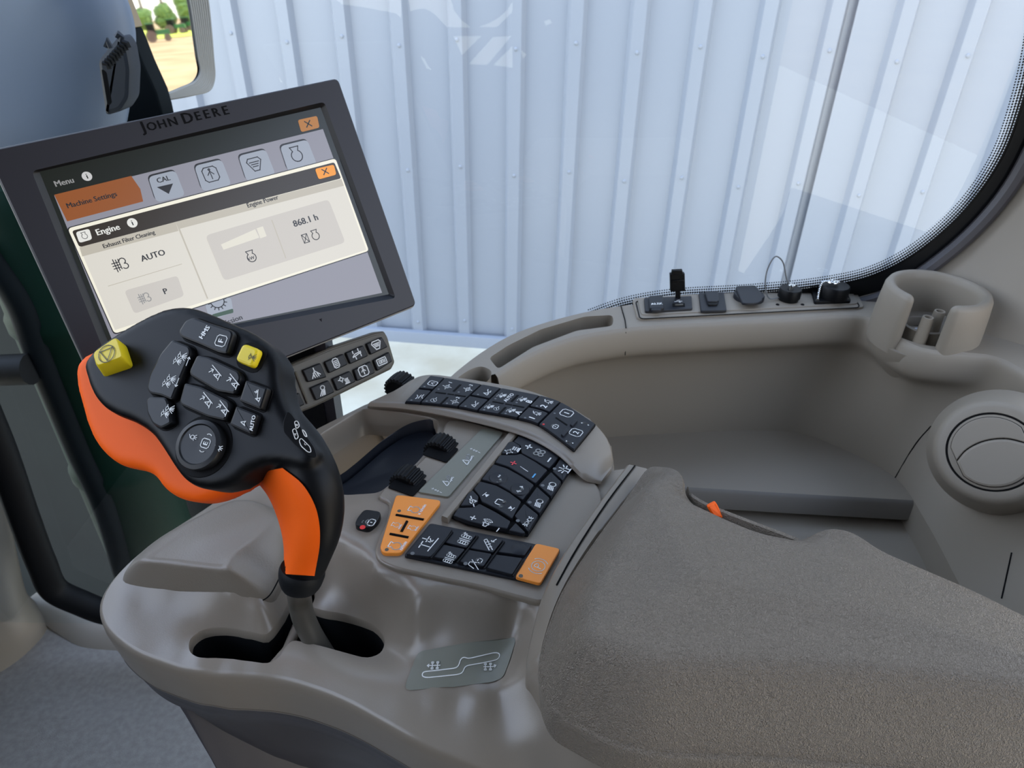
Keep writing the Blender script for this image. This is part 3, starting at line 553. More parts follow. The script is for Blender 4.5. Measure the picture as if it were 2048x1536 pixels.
for nm, cx, cy, r, h in (('round_socket', 1377, 320, .0138, .012), ('square_socket', 1733, 270, .0182, .016)):
    p = SQ.at(*c4([(cx, cy + (45 if r < .015 else 90))])[0])
    if nm[0] == 's':
        mb = MB(); q = SQ.poly(c4([(1555, 275), (1830, 262), (1888, 395), (1590, 405)])); mb.slab(rnd(q, .003), UPV, .004, 'black', .001); root = mb.build('socket_base', pnl)
        for k in range(4):
            a = q[k].lerp(sum(q, V()) / 4, .17); mb = MB(); mb.lathe(a + UPV * .004, UPV, [(.0022, 0), (.002, .0012), (.0, .0012)], 'steel', 8); mb.build('screw', root)
    else:
        mb = MB(); mb.lathe(p, UPV, [(.0125, 0), (.0125, .004), (0, .004)], 'black', 24); root = mb.build('socket_base', pnl)
        for x in (1290, 1495):
            mb = MB(); mb.lathe(SQ.at(*c4([(x, 408)])[0]), UPV, [(.0024, 0), (.002, .001), (.0, .0006)], 'gap', 10); mb.build('screw', root)
    mb = MB(); n_ = 48; rows = []
    for z, rad in ((.004, r), (.004 + h * .9, r), (.004 + h, r * .93)):
        rows.append([p + V((math.cos(2 * math.pi * j / n_) * (rad + (.0004 if j % 2 else 0)), math.sin(2 * math.pi * j / n_) * (rad + (.0004 if j % 2 else 0)), z)) for j in range(n_)])
    mb.grid(rows, 'black', True); mb.poly(rows[-1], 'black', UPV); mb.build('screw_cap', root)
    mb = MB(); mb.lathe(p + UPV * (.004 + h), UPV, [(.0022, 0), (.0022, .003), (.0042, .0032), (.0042, .0045), (.0032, .0056), (0, .006)], 'chrome', 18); mb.build('rivet', root)
    top = p + UPV * (.004 + h)
    if nm[0] == 'r':
        path = [top + V((.0, 0, .002)), top + V((-.006, .004, .010)), top + V((-.016, .008, .034)), top + V((-.026, .008, .040)), top + V((-.034, .004, .025)), top + V((-.034, -.002, .002)), p + V((-.026, -.004, .003)), p + V((-.012, -.002, .004))]
        mb = MB(); mb.tube(sm(path, 8), .0009, 'grey', 8); mb.build('tether', root)
    else:
        path = sm([top + V((-.004, .0, .003)), top + V((-.010, .002, .004)), top + V((-.018, 0, .003)), p + V((-.021, -.004, .012)), p + V((-.022, -.008, .004))], 6)
        mb = MB(); mb.tube(sm([top + V((math.cos(a) * .0065 - .004, math.sin(a) * .005, .004)) for a in [k * math.pi / 6 for k in range(12)]], 2), .0012, 'chrome', 6)
        for k, q in enumerate(rs(path, 16)):
            mb.lathe(q, (1, .3 * (k % 2), .5), [(0, -.0015), (.0013, -.0008), (.0016, 0), (.0013, .0008), (0, .0015)], 'chrome', 8)
        mb.build('chain', root)
# ================================================================ CONSOLE
con = thing('control_console', PZ(640, 1300, .60), 'grey-brown armrest control console covered in dark keypads, joystick slot at its front', 'control console')
DZ = .80; DK = Pl((0, 0, DZ), UPV)
rimpx = [(470, 975, .785), (430, 1005, .785), (370, 1045, .782), (310, 1085, .777), (255, 1130, .769), (220, 1172, .760), (206, 1205, .754), (212, 1238, .749), (230, 1262, .747), (270, 1292, .745), (315, 1312, .743), (373, 1332, .742), (431, 1341, .742), (494, 1344, .743), (562, 1351, .744), (629, 1369, .745), (697, 1396, .746), (764, 1432, .746), (831, 1468, .746), (899, 1498, .744), (966, 1525, .742), (1100, 1572, .737), (1250, 1622, .735)]
rim = zl(rimpx)
restpx = [(1500, 1640, .75), (1600, 1560, .78), (1500, 1400, .79), (1300, 1250, .79), (1250, 1100, .79), (1290, 960, .795), (1253, 932, .797), (1228, 935, .797), (1222, 885, .797), (1180, 832, .797), (1110, 797, .797), (1000, 767, .797), (850, 747, .797), (790, 780, .797), (726, 806, .797), (640, 852, .795), (560, 900, .792), (505, 942, .788)]
rest = zl(restpx)
outl = sm(rim, 5) + rest
slotpx = [(378, 1297), (381, 1278), (398, 1263), (425, 1255), (460, 1255), (500, 1262), (533, 1268), (558, 1238), (575, 1207), (590, 1180), (610, 1160), (626, 1175), (630, 1195), (625, 1212), (645, 1220), (685, 1227), (735, 1242), (762, 1262), (770, 1285), (760, 1306), (735, 1315), (700, 1308), (650, 1294), (607, 1284), (585, 1282), (573, 1292), (558, 1314), (535, 1326), (503, 1323), (449, 1317), (400, 1315), (384, 1308)]
slot = sm([PZ(x, y, .747) for x, y in slotpx], 3, True)
binpx = [(560, 960), (640, 868), (724, 817), (800, 824), (860, 834), (879, 842), (872, 882), (830, 930), (757, 986), (690, 990), (600, 985)]
binp = rnd(zl([(x, y, .797) for x, y in binpx]), .006)
ctl = [(240, 1190, .760), (230, 1230, .752), (300, 1255, .749), (350, 1290, .747), (290, 1200, .758), (340, 1240, .752), (450, 1330, .744), (600, 1335, .747), (650, 1325, .748), (540, 1335, .745), (700, 1345, .750), (760, 1340, .752), (800, 1320, .753), (800, 1400, .752), (720, 1380, .749),
 (786, 1364, .753), (809, 1290, .755), (790, 1255, .758), (740, 1212, .758), (700, 1190, .757), (660, 1195, .752), (650, 1140, .765), (650, 1090, .782), (700, 1130, .776), (764, 1190, .775), (831, 1240, .778), (944, 1236, .785), (1040, 1212, .788), (745, 1160, .784), (830, 1200, .789), (930, 1205, .789),
 (860, 1268, .768), (945, 1262, .770), (1035, 1240, .776), (850, 1305, .762), (1030, 1275, .769), (815, 1380, .754), (910, 1380, .757), (1000, 1362, .762), (870, 1397, .758), (960, 1390, .763), (1020, 1372, .769), (1048, 1330, .776), (1062, 1250, .785),
 (900, 1425, .750), (850, 1425, .749), (1000, 1420, .756), (1060, 1400, .768), (1050, 1470, .757), (1150, 1500, .770), (1250, 1540, .775), (1080, 1330, .788), (1075, 1220, .795), (1110, 1150, .797), (1130, 1100, .797),
 (690, 1000, .793), (760, 1000, .796), (600, 1020, .790), (500, 1040, .785), (420, 1080, .782), (340, 1140, .776), (560, 1000, .791), (640, 1050, .791), (700, 1090, .794), (760, 1130, .796), (820, 1140, .797), (900, 1155, .797), (1000, 1180, .797), (1060, 1190, .797), (900, 980, .797), (1000, 950, .797), (1100, 900, .797), (1150, 1000, .797), (1000, 1060, .797), (850, 1030, .797), (850, 1080, .797), (930, 880, .797), (1050, 850, .797), (800, 1000, .797),
 (460, 1180, .775), (520, 1200, .772), (480, 1230, .757), (420, 1230, .756), (350, 1190, .762)]
_zf = tps([tuple(p) for p in rim + rest + zl(ctl) + slot[::2]], 1.5e-4)
def zf(x, y):
    z = _zf(x, y); k = z - .7905
    return z if k < 0 else .7905 + .0035 * math.tanh(k / .0035)
def onsurf(px, py, z=.76):
    for _ in range(12):
        p = PZ(px, py, z); z += .6 * (zf(p.x, p.y) - z)
    return PZ(px, py, z)
slot = sm([onsurf(x, y, .747) for x, y in slotpx], 3, True); binp = rnd([onsurf(x, y, .797) for x, y in binpx], .006)
fix = lambda L: [V((p.x, p.y, zf(p.x, p.y))) for p in L]
mb = MB(); terrain(mb, outl, [slot, binp], zf, 'taupe', .0055)
sl = fix(slot); sg = 1 if newell(sl).z > 0 else -1
edge(mb, sl, [(0, 0), (-.0006, -.0012), (-.0006, -.009)], 'taupe', True, side=sg)
bp_ = fix(binp); sb = 1 if newell(bp_).z > 0 else -1
edge(mb, bp_, [(0, 0), (-.001, -.0015), (-.001, -.018)], 'taupe', True, side=sb)
mb.build('top_shell', con, angle=55)
deckp = sm([PZ(x, y, .797) for x, y in [(757, 990), (778, 1006), (772, 1040), (754, 1082), (752, 1112), (775, 1130), (850, 1150), (960, 1173), (1050, 1197), (1082, 1203), (1108, 1182), (1150, 1110), (1205, 1012), (1188, 962), (1150, 944), (1090, 896), (1000, 860), (900, 840), (876, 882), (832, 930)]], 4, True)
mb = MB(); mb.slab(deckp, UPV, .0045, 'taupe', .0018, base=-.0045 + 0); mb.build('keypad_deck', con, angle=60)
# rounded rim and side wall
rc = fix(sm(rim, 5)); sd = 1 if outn(rc)[40].y < 0 else -1
mb = MB(); edge(mb, rc, [(0, 0), (.0012, -.0006), (.0026, -.0022), (.0034, -.005), (.0036, -.012), (.002, -.030), (0, -.048)], 'taupe', side=sd)
mb.build('side_shell', con, angle=70)
mb = MB(); edge(mb, rc, [(.0005, -.046), (-.001, -.048), (-.003, -.060), (-.006, -.075), (-.010, -.078), (-.05, -.20), (-.09, -.32)], 'skirt', side=sd)
mb.build('lower_skirt', con, angle=60, label='dark charcoal lower skirt')
far = fix(rest[7:]); mb = MB(); sf = 1 if outn(far)[4].y > 0 else -1
edge(mb, far, [(0, 0), (.001, -.002), (0, -.10)], 'taupe', side=sf); mb.build('rear_shell', con, angle=60)
# cavity under the slot
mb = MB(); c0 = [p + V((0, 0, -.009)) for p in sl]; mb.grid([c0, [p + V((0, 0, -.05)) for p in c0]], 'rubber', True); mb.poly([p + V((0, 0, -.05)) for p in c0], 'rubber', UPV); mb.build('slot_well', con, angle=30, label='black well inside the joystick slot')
mb = MB(); a = PZ(600, 1255, .742); b = PZ(540, 1345, .715)
mb.tube([PZ(597, 1248, .738), PZ(575, 1300, .732), PZ(545, 1335, .732)], .004, 'taupe', 10); mb.build('slot_rib', con)
# storage bin with dark liner
lin_px = [(560, 1000, .772), (668, 958, .776), (776, 873, .780), (825, 845, .789), (877, 840, .7935), (871, 882, .791), (830, 932, .782), (757, 988, .782), (650, 1005, .778)]
lt = sm(zl(lin_px), 5, True); cen = sum(lt, V()) / len(lt)
mb = MB(); rows = [lt, [p.lerp(V((cen.x, cen.y, p.z)), .02) + V((0, 0, -.001)) for p in lt], [p.lerp(V((cen.x, cen.y, p.z)), .04) + V((0, 0, -.03)) for p in lt], [p.lerp(V((cen.x, cen.y, .70)), .12) for p in lt]]
mb.grid(rows, 'liner', True); mb.poly(rows[-1], 'liner', UPV); mb.build('bin_liner', con, angle=50, label='dark blue-black storage bin liner')
bt = [p + V((0, 0, -.0015)) for p in bp_]
mb = MB(); mb.grid([rs(bt, 60, True), [p + V((0, 0, -.03)) for p in rs(bt, 60, True)]], 'taupe', True); mb.build('bin_wall', con, angle=60)
# front soft hump
hb = [(262, 1130, .768), (245, 1165, .762), (300, 1180, .762), (400, 1192, .762), (510, 1205, .764), (535, 1195, .766), (552, 1170, .768), (566, 1135, .775), (572, 1090, .784), (575, 1050, .789), (540, 1015, .789), (475, 1003, .787), (400, 1035, .784), (320, 1078, .778)]
base = sm(zl(hb), 5, True); cen = sum(base, V()) / len(base)
ht = [(292, 1112, .790), (285, 1118, .790), (340, 1125, .792), (400, 1133, .793), (445, 1137, .794), (455, 1135, .795), (470, 1110, .796), (510, 1080, .798), (535, 1050, .799), (535, 1030, .800), (510, 1015, .799), (465, 1012, .797), (400, 1042, .794), (335, 1082, .791)]
top = sm(zl(ht), 5, True)
mid = [a.lerp(b, .55) + V((0, 0, .003)) for a, b in zip(base, top)]
mb = MB(); cols_ = [sm([a + V((0, 0, -.012)), a, m_, b, b.lerp(V((cen.x, cen.y, b.z + .001)), .15)], 4) for a, m_, b in zip(base, mid, top)]
rows = [[c[j] for c in cols_] for j in range(len(cols_[0]))]; mb.grid(rows, 'softpad', True)
inner = rows[-1]; zc = tps([tuple(p) for p in inner[::2]] + [tuple(PZ(410, 1080, .797)), tuple(PZ(480, 1060, .8))], 1e-6); terrain(mb, inner, [], zc, 'softpad', .006)
mb.build('front_pad', con, angle=60, label='soft grained raised pad at the front tip')
mb = MB(); mb.tube([p + V((0, 0, .0002)) for p in base[6:34]], .0006, 'gap', 5); mb.build('pad_seam', con)
# hump wall to slot corner (smooth beige block under the pad)
# arch carrying the upper keypad
AZ = .809
ao = [(792, 780), (850, 747), (925, 753), (1000, 765), (1060, 778), (1112, 797), (1155, 818), (1190, 843), (1215, 872), (1226, 905), (1224, 935)]
ai = [(735, 813), (800, 817), (870, 828), (940, 843), (1000, 858), (1050, 875), (1090, 895), (1125, 920), (1150, 942), (1170, 958), (1200, 965)]
Ao = rs(sm([PZ(x, y, AZ - (.0 if i < 8 else .004 * (i - 7))) for i, (x, y) in enumerate(ao)], 6), 60); Ai = rs(sm([PZ(x + (3 if i > 4 else 0), y - (7 if i < 8 else 3), AZ - (0 if i < 8 else .003 * (i - 7))) for i, (x, y) in enumerate(ai)], 6), 60); Ab = rs(sm([PZ(x, y, .7955) for x, y in ai], 6), 60)
mb = MB(); dn = V((0, 0, -1))
rows = [[p + dn * .10 for p in Ao], [p + dn * .006 for p in Ao], [p.lerp(q, .02) + dn * .0015 for p, q in zip(Ao, Ai)], [p.lerp(q, .06) for p, q in zip(Ao, Ai)], [p.lerp(q, .9) for p, q in zip(Ao, Ai)], [p.lerp(q, .97) + dn * .001 for p, q in zip(Ao, Ai)], [p.lerp(q, 1.0) + dn * .004 for p, q in zip(Ao, Ai)], [p.lerp(q, .5) + dn * .002 for p, q in zip(Ai, Ab)], Ab, [p + dn * .01 for p in Ab]]
mb.grid(rows, 'taupe', flip=True); mb.poly([r[-1] for r in rows], 'taupe', V((1, -.5, 0))); mb.poly([r[0] for r in rows], 'taupe'); mb.build('keypad_arch', con, angle=50)
# keys -------------------------------------------------------------
APL = Pl((0, 0, AZ), UPV); cu = crop(780, 740, 4.452)
uTop = cu([(360, 62), (490, 80), (820, 140), (990, 172), (1335, 240), (1520, 297), (1835, 495)]); uBot = cu([(130, 300), (265, 310), (600, 345), (775, 380), (1130, 445), (1315, 500), (1640, 735)])
tc_ = sm([V((x, y, 0)) for x, y in uTop], 10); bc_ = sm([V((x, y, 0)) for x, y in uBot], 10)
def U(i, u, v):               # column i, u along, v across (0 near edge, 1 far edge)
    t = (i + u) * 10; k = min(int(t), 59); f_ = t - k; a = bc_[k].lerp(bc_[k + 1], f_); b = tc_[k].lerp(tc_[k + 1], f_); q = a.lerp(b, v); return (q.x, q.y)
kp = MB(); kp.slab(rnd(APL.poly([U(0, 0, 0)] + [(p.x, p.y) for p in bc_[1:]] + [(p.x, p.y) for p in reversed(tc_)]), .002), UPV, .0012, 'gap', .0003); ukp = kp.build('upper_keypad', con, angle=30)
UK = Pl((0, 0, AZ + .0012), UPV); UT = Pl((0, 0, AZ + .0037), UPV)
def cell(i, u0, u1, v0, v1, g_=.03): 
    n_ = 4; P = [U(i, u0 + (u1 - u0) * k / n_, v0) for k in range(n_ + 1)] + [U(i, u0 + (u1 - u0) * k / n_, v1) for k in range(n_, -1, -1)]; return P
def updir(i, u, v): a = U(i, u, 0); b = U(i, u, 1); return (b[0] - a[0], b[1] - a[1])
def uicon(mb, i, u, v, nm, s=8, wd=.15): x, y = U(i, u, v); icon(mb, UT, x, y, updir(i, u, v), s, nm, wd=wd)
def led(mb, i, u, v, c='grey'): p = UT.at(*U(i, u, v)); mb.lathe(p, UPV, [(.0011, 0), (.0011, .0002), (0, .0002)], c, 10)
ucols = [[((.04, .97, .02, .47), 'flow'), ((.04, .97, .53, .98), 'frame')], 'A', [((.04, .97, .02, .47), 'boomseg'), ((.04, .97, .53, .98), 'boomseg')], 'B', [((.04, .97, .02, .47), '1'), ((.04, .97, .53, .98), '2')], 'C']
for i, c in enumerate(ucols):
    if isinstance(c, list):
        for (u0, u1, v0, v1), nm in c:
            mb = MB(); mb.slab(rnd(UK.poly(cell(i, u0, u1, v0, v1)), .0008, 2), UPV, .0025, 'key', .0005)
            v = (v0 + v1) / 2; led(mb, i, .22, v0 + .12)
            if len(nm) > 1: uicon(mb, i, .55, v + .04, nm, 7.5)
            else:
                x, y = U(i, .5, v - .05); label(mb, UT, x, y, updir(i, .5, v), 13, nm, off=.0001); uicon(mb, i, .5, v + .15, 'seed', 8)
            mb.build('key', ukp)
    else:
        mb = MB(); mb.slab(rnd(UK.poly(cell(i, .03, .98, .02, .98)), .0012, 2), UPV, .0025, 'key', .0006)
        if c in 'AB':
            for (u0, u1, v0, v1) in ((.47, .52, .62, .9), (.47, .52, .1, .38), (.1, .38, .48, .52), (.6, .88, .48, .52), (.42, .58, .485, .515)):
                mb.slab(UT.poly([U(i, u0, v0), U(i, u1, v0), U(i, u1, v1), U(i, u0, v1)]), UPV, .0003, 'gap', .0001)
            for u, v in ((.1, .15), (.62, .15), (.1, .62), (.62, .62)): led(mb, i, u, v)
        if c == 'A':
            uicon(mb, i, .25, .22, 'gauge', 7); 
            for u, v, n_ in ((.25, .75, '1'), (.75, .78, '3'), (.75, .25, '2')):
                uicon(mb, i, u, v, 'target', 7); x, y = U(i, u - .02, v + .16); label(mb, UT, x, y, updir(i, u, v), 7.5, n_, off=.0001)
        elif c == 'B':
            for u, v, n_ in ((.22, .78, 'AUTO'), (.72, .78, 'B'), (.2, .3, None), (.72, .3, 'A')):
                uicon(mb, i, u - .06, v, 'spray2', 7.5, .12)
                x, y = U(i, u + .14, v - .03)
                if n_: label(mb, UT, x, y, updir(i, u, v), 8 if n_ == 'AUTO' else 12, n_, off=.0001)
                else: icon(mb, UT, x, y, updir(i, u, v), 6, 'gauge')
        else:
            for (u0, u1, v0, v1) in ((.18, .5, .50, .54),): mb.slab(UT.poly([U(i, u0, v0), U(i, u1, v0), U(i, u1, v1), U(i, u0, v1)]), UPV, .0003, 'gap', .0001)
            for (u0, u1, v0, v1) in ((.55, .62, .56, .78), (.55, .62, .16, .40)): mb.slab(UT.poly([U(i, u0, v0), U(i, u1, v0), U(i, u1, v1), U(i, u0, v1)]), UPV, .0018, 'key', .0005)
            for u, v, n_ in ((.3, .82, '1'), (.75, .5, '2')):
                x, y = U(i, u, v); F = UT.fr(x, y, updir(i, u, v), 9.5); mb.stroke(F, [rr(0, 0, .8, .85, .3)], 'white', .12); label(mb, UT, x, y, updir(i, u, v), 11, n_, off=.0001)
            uicon(mb, i, .3, .27, 'lock', 8); led(mb, i, .08, .14, 'red'); led(mb, i, .08, .62)
            for v, a in ((.86, 1), (.16, -1)):
                x, y = U(i, .78, v); F = UT.fr(x, y, updir(i, .78, v), 6); mb.stroke(F, [[(-.4 * a, -.7), (.3 * a, -.2), (.4 * a, .6)]] if 0 else [ci(-.8 * a, 0, 1.1, -45 if a > 0 else 135, 45 if a > 0 else 225, 6)], 'white', .3)
        mb.build('key_cluster', ukp)
# middle keypad
cm = crop(680, 730, 3.531); MZ = .7985; MPL = Pl((0, 0, MZ), UPV)
kp = MB(); kp.slab(MPL.poly(cm([(1258, 498), (1400, 545), (1560, 640), (1655, 712), (1325, 1215), (1180, 1195), (900, 1135), (790, 1085)])), UPV, .0012, 'gap', .0003); mkp = kp.build('climate_keypad', con, angle=30)
MKP = Pl((0, 0, MZ + .0012), UPV); MT_ = Pl((0, 0, MZ + .0047), UPV); MH = .0035
mrows = [
 ([(1262, 520), (1345, 545), (1460, 600), (1555, 662), (1475, 752), (1380, 695), (1280, 640), (1275, 590), (1225, 560)], 'fan'),
 ([(1185, 565), (1225, 560), (1272, 590), (1268, 625), (1240, 648), (1140, 645)], 'air'),
 ([(1130, 655), (1245, 655), (1275, 645), (1380, 705), (1465, 762), (1380, 858), (1290, 800), (1190, 740), (1095, 708)], 'temp'),
 ([(1085, 720), (1180, 750), (1290, 812), (1370, 868), (1290, 975), (1200, 912), (1110, 862), (1000, 828)], 'phone'),
 ([(990, 842), (1100, 870), (1200, 925), (1280, 985), (1215, 1108), (1110, 1040), (1000, 985), (985, 945), (945, 895)], 'music'),
 ([(905, 925), (938, 905), (980, 950), (972, 990), (945, 1015), (850, 1015)], 'mute'),
 ([(835, 1030), (945, 1025), (985, 1000), (1100, 1060), (1205, 1125), (1180, 1180), (1000, 1150), (905, 1125), (800, 1085)], 'volume'),
 ([(1560, 668), (1645, 722), (1572, 838), (1500, 770)], 'beacon'), ([(1490, 775), (1562, 845), (1490, 950), (1400, 870)], 'light'),
 ([(1390, 880), (1480, 960), (1410, 1070), (1310, 990)], 'light2'), ([(1300, 1000), (1400, 1080), (1330, 1200), (1232, 1085)], 'pos'), ([(1240, 1135), (1310, 1205), (1290, 1215), (1190, 1190)], '')]
MR = (.72, -.9)    # image direction of "right" for symbols here
for P, nm in mrows:
    mb = MB(); mb.slab(rnd(MKP.poly(cm(P)), .0012, 2), UPV, MH, 'key', .0009)
    def ic_(x, y, n_, s=8, m='white', wd=.16):
        x, y = cm([(x, y)])[0]; icon(mb, MT_, x, y, MR, s, n_, m, wd, .0003)
    def dimple(x, y): p = MT_.at(*cm([(x, y)])[0]); mb.lathe(p, UPV, [(.0080, .0), (.0074, .0007), (.0068, .0007), (.0052, .0002), (0, .0001)], 'key', 24)
    if nm == 'fan': ic_(1333, 577, 'plus', 7, wd=.3); ic_(1408, 620, 'fan', 11); ic_(1478, 670, 'minus', 7, wd=.3)
    elif nm == 'air': ic_(1215, 605, 'heat', 11)
    elif nm == 'temp':
        ic_(1225, 693, 'plus', 6.5, 'redsym', .3); ic_(1370, 782, 'minus', 6.5, 'blue', .35)
        F = MT_.fr(*cm([(1300, 735)])[0], (1, .62), 10); mb.stroke(F, [[(-.9, .05), (.9, 0)], [(-.2, -.02), (.9, -.06)]], 'white', .1)
    elif nm == 'phone': dimple(1118, 798); dimple(1272, 878); ic_(1125, 785, 'arrow2', 6); ic_(1125, 820, 'phone', 7); ic_(1272, 878, 'phone', 10)
    elif nm == 'music':
        ic_(1130, 970, 'note', 11)
        for x, y, s_ in ((1035, 920, 1), (1205, 1010, -1)):
            F = MT_.fr(*cm([(x, y)])[0], (1, .6), 6); mb.shape(F, [(-.7 * s_, 0), (.5 * s_, .7), (.5 * s_, -.7)], 'white'); mb.stroke(F, [[(-.8 * s_, -.8), (-.8 * s_, .8)]], 'white', .2)
    elif nm == 'mute': ic_(935, 963, 'mute', 11)
    elif nm == 'volume': ic_(940, 1080, 'plus', 7, wd=.3); ic_(1030, 1122, 'horn', 11); ic_(1115, 1165, 'minus', 6, wd=.3)
    elif nm:
        cx, cy = {'beacon': (1588, 738), 'light': (1503, 856), 'light2': (1412, 975), 'pos': (1328, 1105)}[nm]
        ic_(cx, cy, 'light' if nm == 'light2' else nm, 10); p = MT_.at(*cm([(cx - 72, cy - 5)])[0]); mb.lathe(p, UPV, [(.0016, 0), (.0016, .0002), (0, .0002)], 'grey', 10)
    mb.build('key', mkp)
# lower keypad
cl = crop(660, 900, 3.9385); LP = Pl((0, 0, .797), UPV); LK = Pl((0, 0, .7992), UPV); LT = Pl((0, 0, .8017), UPV); LR = (.5, -.75)
kp = MB(); kp.slab(rnd(LP.poly(cl([(790, 590), (1815, 795), (1660, 1072), (580, 848)])), .0025), UPV, .0022, 'key', .0006); lkp = kp.build('lower_keypad', con)
lk = [([(800, 598), (965, 640), (865, 800), (790, 862), (600, 838)], 'tool', (775, 735), 17), ([(965, 645), (1155, 682), (1075, 790), (900, 745)], 'axle', (1065, 700), 14), ([(1165, 685), (1365, 722), (1285, 825), (1090, 790)], 'ladder', (1250, 735), 14),
 ([(890, 760), (1065, 798), (985, 890), (800, 860)], 'axle', (945, 850), 13), ([(1080, 800), (1275, 835), (1210, 935), (1000, 895)], 'trilock', (1145, 890), 13), ([(1375, 725), (1590, 765), (1530, 850), (1305, 820)], '', 0, 0), ([(1295, 838), (1515, 868), (1435, 1000), (1225, 945)], '', 0, 0),
 ([(1622, 752), (1812, 795), (1655, 1072), (1455, 1018)], 'P', (1640, 915), 18)]
for P, nm, c, s in lk:
    mb = MB(); mm = 'amber' if nm == 'P' else 'key'; mb.slab(rnd(LK.poly(cl(P)), .0012 if nm != 'P' else .0025, 3), UPV, .0025, mm, .0006)
    if nm:
        x, y = cl([c])[0]; icon(mb, LT, x, y, LR, s, nm, wd=.11 if nm != 'P' else .07)
        if nm in ('P', 'tool', 'trilock'):
            p = LT.at(*cl([{'P': (1503, 992), 'tool': (650, 815), 'trilock': (1068, 895)}[nm]])[0]); mb.lathe(p, UPV, [(.0016, 0), (.0016, .0002), (0, .0002)], 'grey' if nm != 'P' else 'steel', 10)
    elif P[0][0] == 1375: mb.lathe(LT.at(*cl([(1490, 780)])[0]), UPV, [(.006, .0), (.004, .0008), (0, .001)], 'key', 20)
    o = mb.build('key', lkp, label='amber parking brake key' if nm == 'P' else None)
mb = MB()
for a, b in (((965, 645), (795, 855)), ((1165, 680), (1000, 890)), ((1372, 722), (1215, 935)), ((1520, 870), (1440, 995))):
    mb.tube(LT.poly(cl([a, b]), .0006), .0008, 'black', 6)
mb.build('divider_rib', lkp)
# amber engine key pad
mb = MB(); P = cl([(520, 378), (560, 375), (868, 415), (868, 440), (560, 835), (420, 835), (395, 790)])
mb.slab(rnd(LP.poly(P), .003, 4), UPV, .0030, 'amber', .0008)
AT = Pl((0, 0, .8000), UPV)
for a, b, w_ in (((520, 512), (738, 550), 5), ((607, 562), (562, 645), 5), ((472, 662), (618, 690), 5)):
    A_, B_ = AT.poly(cl([a, b])); mb.tube([A_, B_], .0011, 'gap', 8)
for x, y, s in ((665, 470, 11), (520, 590, 8), (650, 615, 8), (515, 755, 13)):
    x1, y1 = cl([(x, y)])[0]; icon(mb, AT, x1, y1, LR, s, 'engine', 'white', .12)
for x, y, s_, z_ in ((722, 470, 'x n/min', 8), (575, 755, 'n/min', 9), (550, 605, 'n/min', 5), (682, 620, 'n/min', 5)):
    x1, y1 = cl([(x, y)])[0]; label(mb, AT, x1, y1, LR, z_, s_, off=.0001)
for x, y in ((545, 480), (447, 785)): mb.lathe(AT.at(*cl([(x, y)])[0]), UPV, [(.0015, 0), (.0015, .0002), (0, .0002)], 'steel', 10)
mb.build('engine_keypad', con, label='amber engine speed keypad')
mb = MB(); mb.slab(rnd(Pl((0, 0, .794), UPV).poly(cl([(275, 500), (410, 520), (385, 590), (310, 655), (198, 628), (215, 575)])), .004), UPV, .0050, 'keyb', .0008, base=0)
L5 = Pl((0, 0, .799), UPV); icon(mb, L5, *cl([(312, 568)])[0], LR, 13, 'lock', wd=.13); icon(mb, L5, *cl([(275, 568)])[0], LR, 5, 'brk')
mb.lathe(L5.at(*cl([(257, 610)])[0]), UPV, [(.0022, 0), (.0022, .0004), (0, .0004)], 'red', 12); mb.build('lock_key', con, label='small black key with a white padlock and red lamp')
# symbol decals
mb = MB(); mb.slab(rnd(DK.poly(cm([(1005, 455), (1155, 488), (765, 942), (548, 905)]), -.003), .003), UPV, .0016, 'decal', .0003)
D1 = Pl((0, 0, .7987), UPV)
for (a, b), (c_, d_) in (((905, 665), (955, 605)), ((765, 815), (683, 887))):
    icon(mb, D1, *cm([(a, b)])[0], (.6, -.65), 14, 'knobrow', wd=.10); icon(mb, D1, *cm([(c_, d_)])[0], (1, .45), 11, 'plusminus', wd=.10)
mb.build('roller_decal', con, label='light grey label plate with white roller symbols')
dq = [(850, 1300), (1030, 1272), (1000, 1362), (812, 1380)]
P3 = [onsurf(x, y, .764) for x, y in dq]; dn_ = newell(P3); dn_ = dn_ if dn_.z > 0 else -dn_; dc = sum(P3, V()) / 4
DP = Pl(dc + dn_.normalized() * .0018, dn_); c5 = crop(180, 960, 2.2261)
mb = MB(); dpl = rnd([onsurf(x, y) for x, y in c5([(1475, 765), (1690, 728), (1885, 700), (1895, 715), (1870, 800), (1840, 880), (1780, 905), (1600, 925), (1420, 940), (1402, 925), (1428, 850), (1455, 780)])], .003)
terrain(mb, dpl, [], lambda x, y: zf(x, y) + .0008, 'decal', .006)
shp = c5([(1490, 855), (1560, 848), (1640, 838), (1650, 800), (1665, 790), (1685, 798), (1740, 785), (1805, 770), (1825, 775), (1822, 795), (1805, 805), (1740, 818), (1670, 830), (1660, 860), (1640, 868), (1570, 875), (1500, 882), (1480, 876), (1480, 862)])
mb.tube(rnd([onsurf(x, y) + V((0, -.0003, .0009)) for x, y in shp], .003, 3), .0004, 'white', 5, closed=True)
